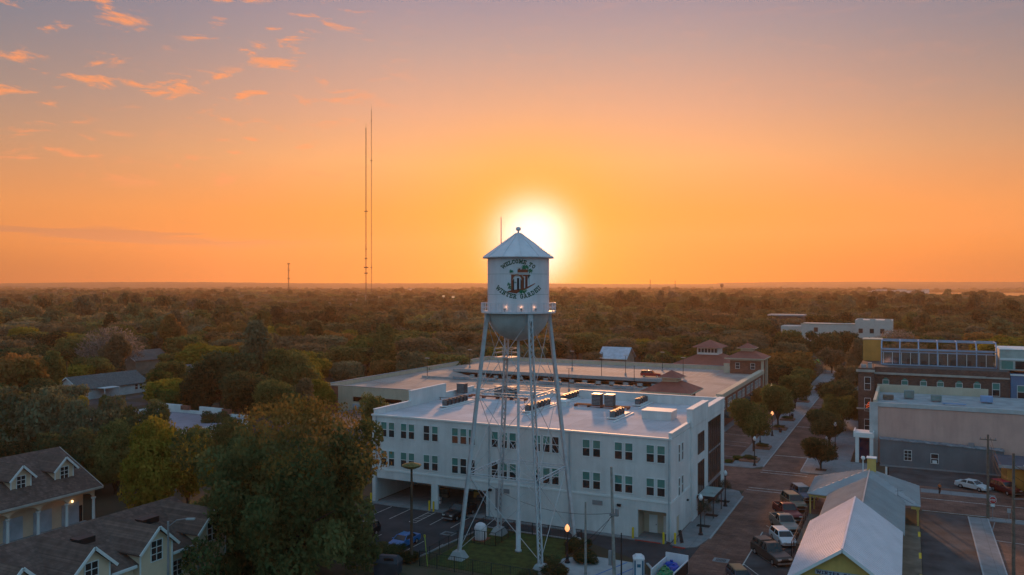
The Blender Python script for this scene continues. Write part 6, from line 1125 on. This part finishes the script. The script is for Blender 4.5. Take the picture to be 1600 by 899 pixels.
SKN = mat('skin_tone', (.35, .2, .14), .6); P_ = [(0, 0, .95), (0, 0, 1.15), (.01, 0, 1.38), (.02, 0, 1.48), (.03, 0, 1.6), (.035, 0, 1.7), (.01, .17, 1.4), (-.1, .22, 1.14), (.04, .23, .92), (.01, -.17, 1.4), (.1, -.22, 1.14), (.27, -.2, .98), (.0, .09, .9), (.14, .1, .5), (.02, .1, .09), (.16, .1, .04), (0, -.09, .9), (.02, -.1, .5), (-.28, -.1, .16), (-.16, -.1, .06)]
E_ = [(0, 1), (1, 2), (2, 3), (3, 4), (4, 5), (2, 6), (6, 7), (7, 8), (2, 9), (9, 10), (10, 11), (0, 12), (12, 13), (13, 14), (14, 15), (0, 16), (16, 17), (17, 18), (18, 19)]; R_ = [.13, .12, .14, .055, .10, .085, .06, .042, .032, .06, .042, .032, .085, .06, .042, .035, .085, .06, .042, .035]
P2, E2, R2 = list(P_), list(E_), list(R_)
for hnd in (8, 11):
    hx = P_[hnd]; k0 = len(P2); P2.append((hx[0] + .02, hx[1], hx[2] - .07)); R2.append(.028); E2.append((hnd, k0))
    for j in range(5): P2.append((hx[0] + .02 - .03 + .018 * j, hx[1] + (.03 if j == 4 else 0), hx[2] - (.15 + .01 * (2 - abs(j - 2)) if j < 4 else .10))); R2.append(.008); E2.append((k0, len(P2) - 1))
body = skin('body', P2, E2, R2, SKN, pn)
skin('shirt', [P_[i] for i in (0, 1, 2, 6, 7, 9, 10)], [(0, 1), (1, 2), (2, 3), (3, 4), (2, 5), (5, 6)], [.145, .135, .155, .072, .055, .072, .055], mat('orange_cloth', (.55, .13, .04), .9), pn); skin('trousers', [P_[i] for i in (0, 12, 13, 14, 16, 17, 18)], [(0, 1), (1, 2), (2, 3), (0, 4), (4, 5), (5, 6)], [.14, .10, .075, .06, .10, .075, .06], mat('dark_cloth', (.02, .02, .025), .9), pn); skin('hair', [(.0, 0, 1.68), (.02, 0, 1.76)], [(0, 1)], [.1, .07], mat('dark_hair', (.03, .02, .015), .8), pn)
m = MB(); [m.lathe([(0, 0), (.05, .01), (.055, .06), (0, .09)], (x, y, z), 8) for x, y, z in ((.1, .1, .0), (-.2, -.1, .03))]; m.build('shoes', BLACK, pn, False); MB().box(.125, .15, -.012, .012, 1.6, 1.63).box(.11, .125, -.045, -.02, 1.64, 1.655).box(.11, .125, .02, .045, 1.64, 1.655).box(.115, .13, -.025, .025, 1.565, 1.575).build('face_features', mat('face_shade', (.2, .1, .08), .6), body, False)
# ================================================================== WOODS
rw = np.random.RandomState(77)
def blocked(x, y, m=0):
    Z_ = [(-160, -74, 96, 152), (-134 - m, -20, 150, 266), (-42, 45, 60, 235), (-30, 0, 200, 335), (-85, 5, 60, 165), (-222, -180, 140, 182), (-264, -244, 172, 226), (-222, -200, 182, 204), (-122, -80, 40, 80), (-76, -40, 262, 292), (-106, -86, 278, 300), (-62, -3, 372, 450), (-118, -80, 250, 300), (-78, -54, 510, 530), (-60, 0, 335, 350)]
    return any(a <= x <= b and c <= y <= d for a, b, c, d in Z_)
def inlake(X_, Y_): return X_ / Y_ > (1395 - 800) / 1280 and 1450 < Y_ < 3900 and X_ / Y_ > (1395 - 800) / 1280 + (3700 - Y_) * .00001
cand = []
def scatter(Y0, Y1, sp, lim=.72):
    out = []; yy = Y0
    while yy < Y1:
        xx = -lim * yy
        while xx < lim * yy:
            X_, Y_ = xx + rw.uniform(-.45, .45) * sp, yy + rw.uniform(-.45, .45) * sp; out.append((X_, Y_)); xx += sp
        yy += sp
    return out
pts = [p for p in scatter(172, 900, 14.5) if p[1] > 200 or p[0] / p[1] < -.27]; far = scatter(900, 2400, 20) + scatter(2400, 4200, 26)
def clump(X_, Y_): return .5 + .25 * math.sin(X_ * .021 + 1.3) * math.sin(Y_ * .012) + .25 * math.sin(X_ * .0061 + Y_ * .0073) + .15 * math.sin(X_ * .0031 - Y_ * .0052)
allp = []
exist = [at(a[0], a[1]) for a in NT]
for X_, Y_ in pts + far:
    x, y = cam2w(X_, Y_)
    if blocked(x, y) or inlake(X_, Y_): continue
    if Y_ < 340 and any((x - e[0]) ** 2 + (y - e[1]) ** 2 < 36 for e in exist): continue
    if Y_ < 300 and rw.rand() < .12: continue
    if Y_ > 300 and rw.rand() < .05: continue
    allp.append((X_, Y_, x, y))
allp.sort(key=lambda p: p[1]); NIND = 300 - len(NT) - 4
zones = [(-9, -.42, 'at the far left'), (-.42, -.2, 'left of the twin masts'), (-.2, -.04, 'between masts and tower'), (-.04, .1, 'behind the water tower'), (.1, .3, 'beyond the garage'), (.3, .45, 'at the end of the brick street'), (.45, 9, 'beyond the glass house')]
kinds = [('dark', 'dark'), ('olive', 'olive'), ('brown', 'brown'), ('rust', 'rusty'), ('yellow', 'yellowish'), ('moss', 'grey-green'), ('deep', 'deep green')]
ind = [p for p in allp if abs(p[0] / p[1]) < .66][:NIND]; iset = set((p[0], p[1]) for p in ind)
for i, (X_, Y_, x, y) in enumerate(ind):
    k = [2, 1, 0, 5, 2, 1, 6, 3, 5, 1, 2, 4][rw.randint(12)]; hh = 9.5 + 6.5 * clump(X_, Y_) + rw.uniform(-3.5, 3.0); rr = rw.uniform(5.8, 12.0)
    if Y_ < 260: hh *= .85; rr = min(rr, 8.5)
    zl = [z[2] for z in zones if z[0] <= X_ / Y_ < z[1]][0]; dist = 'near' if Y_ < 260 else 'middle-distance' if Y_ < 320 else 'farther'; sz = 'tall' if hh > 15 else 'low' if hh < 11.5 else 'mid-height'; wd = 'broad' if rr > 8 else 'narrow'
    tree(x, y, hh, rr, kinds[k][0], '%s %s %s crown in the %s woods %s' % (sz, wd, kinds[k][1], dist, zl), seed=i, group='trees of the %s woods %s' % (dist, zl))
# everything farther: one woodland object, instanced from a handful of crowns
src = bpy.data.collections.new('woodland_source')
LOW = [crown_mesh('woodland_crown', 71 + k, 2600, .078, ['round', 'round', 'spread', 'tall', 'round', 'round'][k], LEAFW) for k in range(6)]
for k, me in enumerate(LOW): o = bpy.data.objects.new('woodland_crown', me); src.objects.link(o)
rest = [p for p in allp if (p[0], p[1]) not in iset]; n = len(rest)
pos = np.array([(p[2], p[3], 0) for p in rest], dtype=np.float32); Yd = np.array([p[1] for p in rest]); cl = np.array([clump(p[0], p[1]) for p in rest])
hs = (8 + 8.5 * cl + rw.uniform(-3, 3.6, n)) / 1.5; rr = rw.uniform(6.5, 12.5, n) * np.where(Yd > 2400, 1.8, np.where(Yd > 900, 1.45, 1.0)); hs = hs * np.where(Yd > 2400, 1.12, 1.0); pos[:, 2] = 1.8
me = bpy.data.meshes.new('woodland'); me.vertices.add(n); me.vertices.foreach_set('co', pos.ravel()); a = me.attributes.new('scl', 'FLOAT_VECTOR', 'POINT'); a.data.foreach_set('vector', np.stack([rr, rr, hs], 1).astype(np.float32).ravel()); a = me.attributes.new('rot', 'FLOAT', 'POINT'); a.data.foreach_set('value', rw.uniform(0, 6.28, n).astype(np.float32)); a = me.attributes.new('pick', 'INT', 'POINT'); a.data.foreach_set('value', rw.randint(0, 6, n).astype(np.int32)); me.update()
wo_ = bpy.data.objects.new('woodland', me); C.objects.link(wo_); tag(wo_, 'dense brown and olive woodland stretching to the horizon', 'woods', kind='stuff')
ng = bpy.data.node_groups.new('woodland_scatter', 'GeometryNodeTree'); ng.interface.new_socket('Geometry', in_out='INPUT', socket_type='NodeSocketGeometry'); ng.interface.new_socket('Geometry', in_out='OUTPUT', socket_type='NodeSocketGeometry')
gi = ng.nodes.new('NodeGroupInput'); go = ng.nodes.new('NodeGroupOutput'); ip = ng.nodes.new('GeometryNodeInstanceOnPoints'); ci = ng.nodes.new('GeometryNodeCollectionInfo'); ci.inputs['Collection'].default_value = src; ci.inputs['Separate Children'].default_value = True; ci.inputs['Reset Children'].default_value = True
def na(nm, ty): q = ng.nodes.new('GeometryNodeInputNamedAttribute'); q.data_type = ty; q.inputs['Name'].default_value = nm; return q.outputs[0]
cx_ = ng.nodes.new('ShaderNodeCombineXYZ'); ng.links.new(na('rot', 'FLOAT'), cx_.inputs[2]); ng.links.new(gi.outputs[0], ip.inputs['Points']); ng.links.new(ci.outputs[0], ip.inputs['Instance']); ip.inputs['Pick Instance'].default_value = True
ng.links.new(na('pick', 'INT'), ip.inputs['Instance Index']); ng.links.new(cx_.outputs[0], ip.inputs['Rotation']); ng.links.new(na('scl', 'FLOAT_VECTOR'), ip.inputs['Scale']); ng.links.new(ip.outputs[0], go.inputs[0])
md = wo_.modifiers.new('scatter', 'NODES'); md.node_group = ng
print('woodland crowns', n, 'individual', len(ind))
# ================================================================== HAZE
hz = MB().box(-6600, 6600, -1700, 6600, -1, 450).build('haze', bpy.data.materials.new('haze_air')); hz['kind'] = 'stuff'; tag(hz, 'thin warm evening haze over the whole town', 'haze')
hm = hz.data.materials[0]; hm.use_nodes = True; ht = hm.node_tree; ht.nodes.clear(); hv = ht.nodes.new('ShaderNodeVolumePrincipled'); hv.inputs['Color'].default_value = (1, .68, .42, 1); hv.inputs['Density'].default_value = .00010; hv.inputs['Anisotropy'].default_value = .45
ho = ht.nodes.new('ShaderNodeOutputMaterial'); ht.links.new(hv.outputs[0], ho.inputs['Volume'])
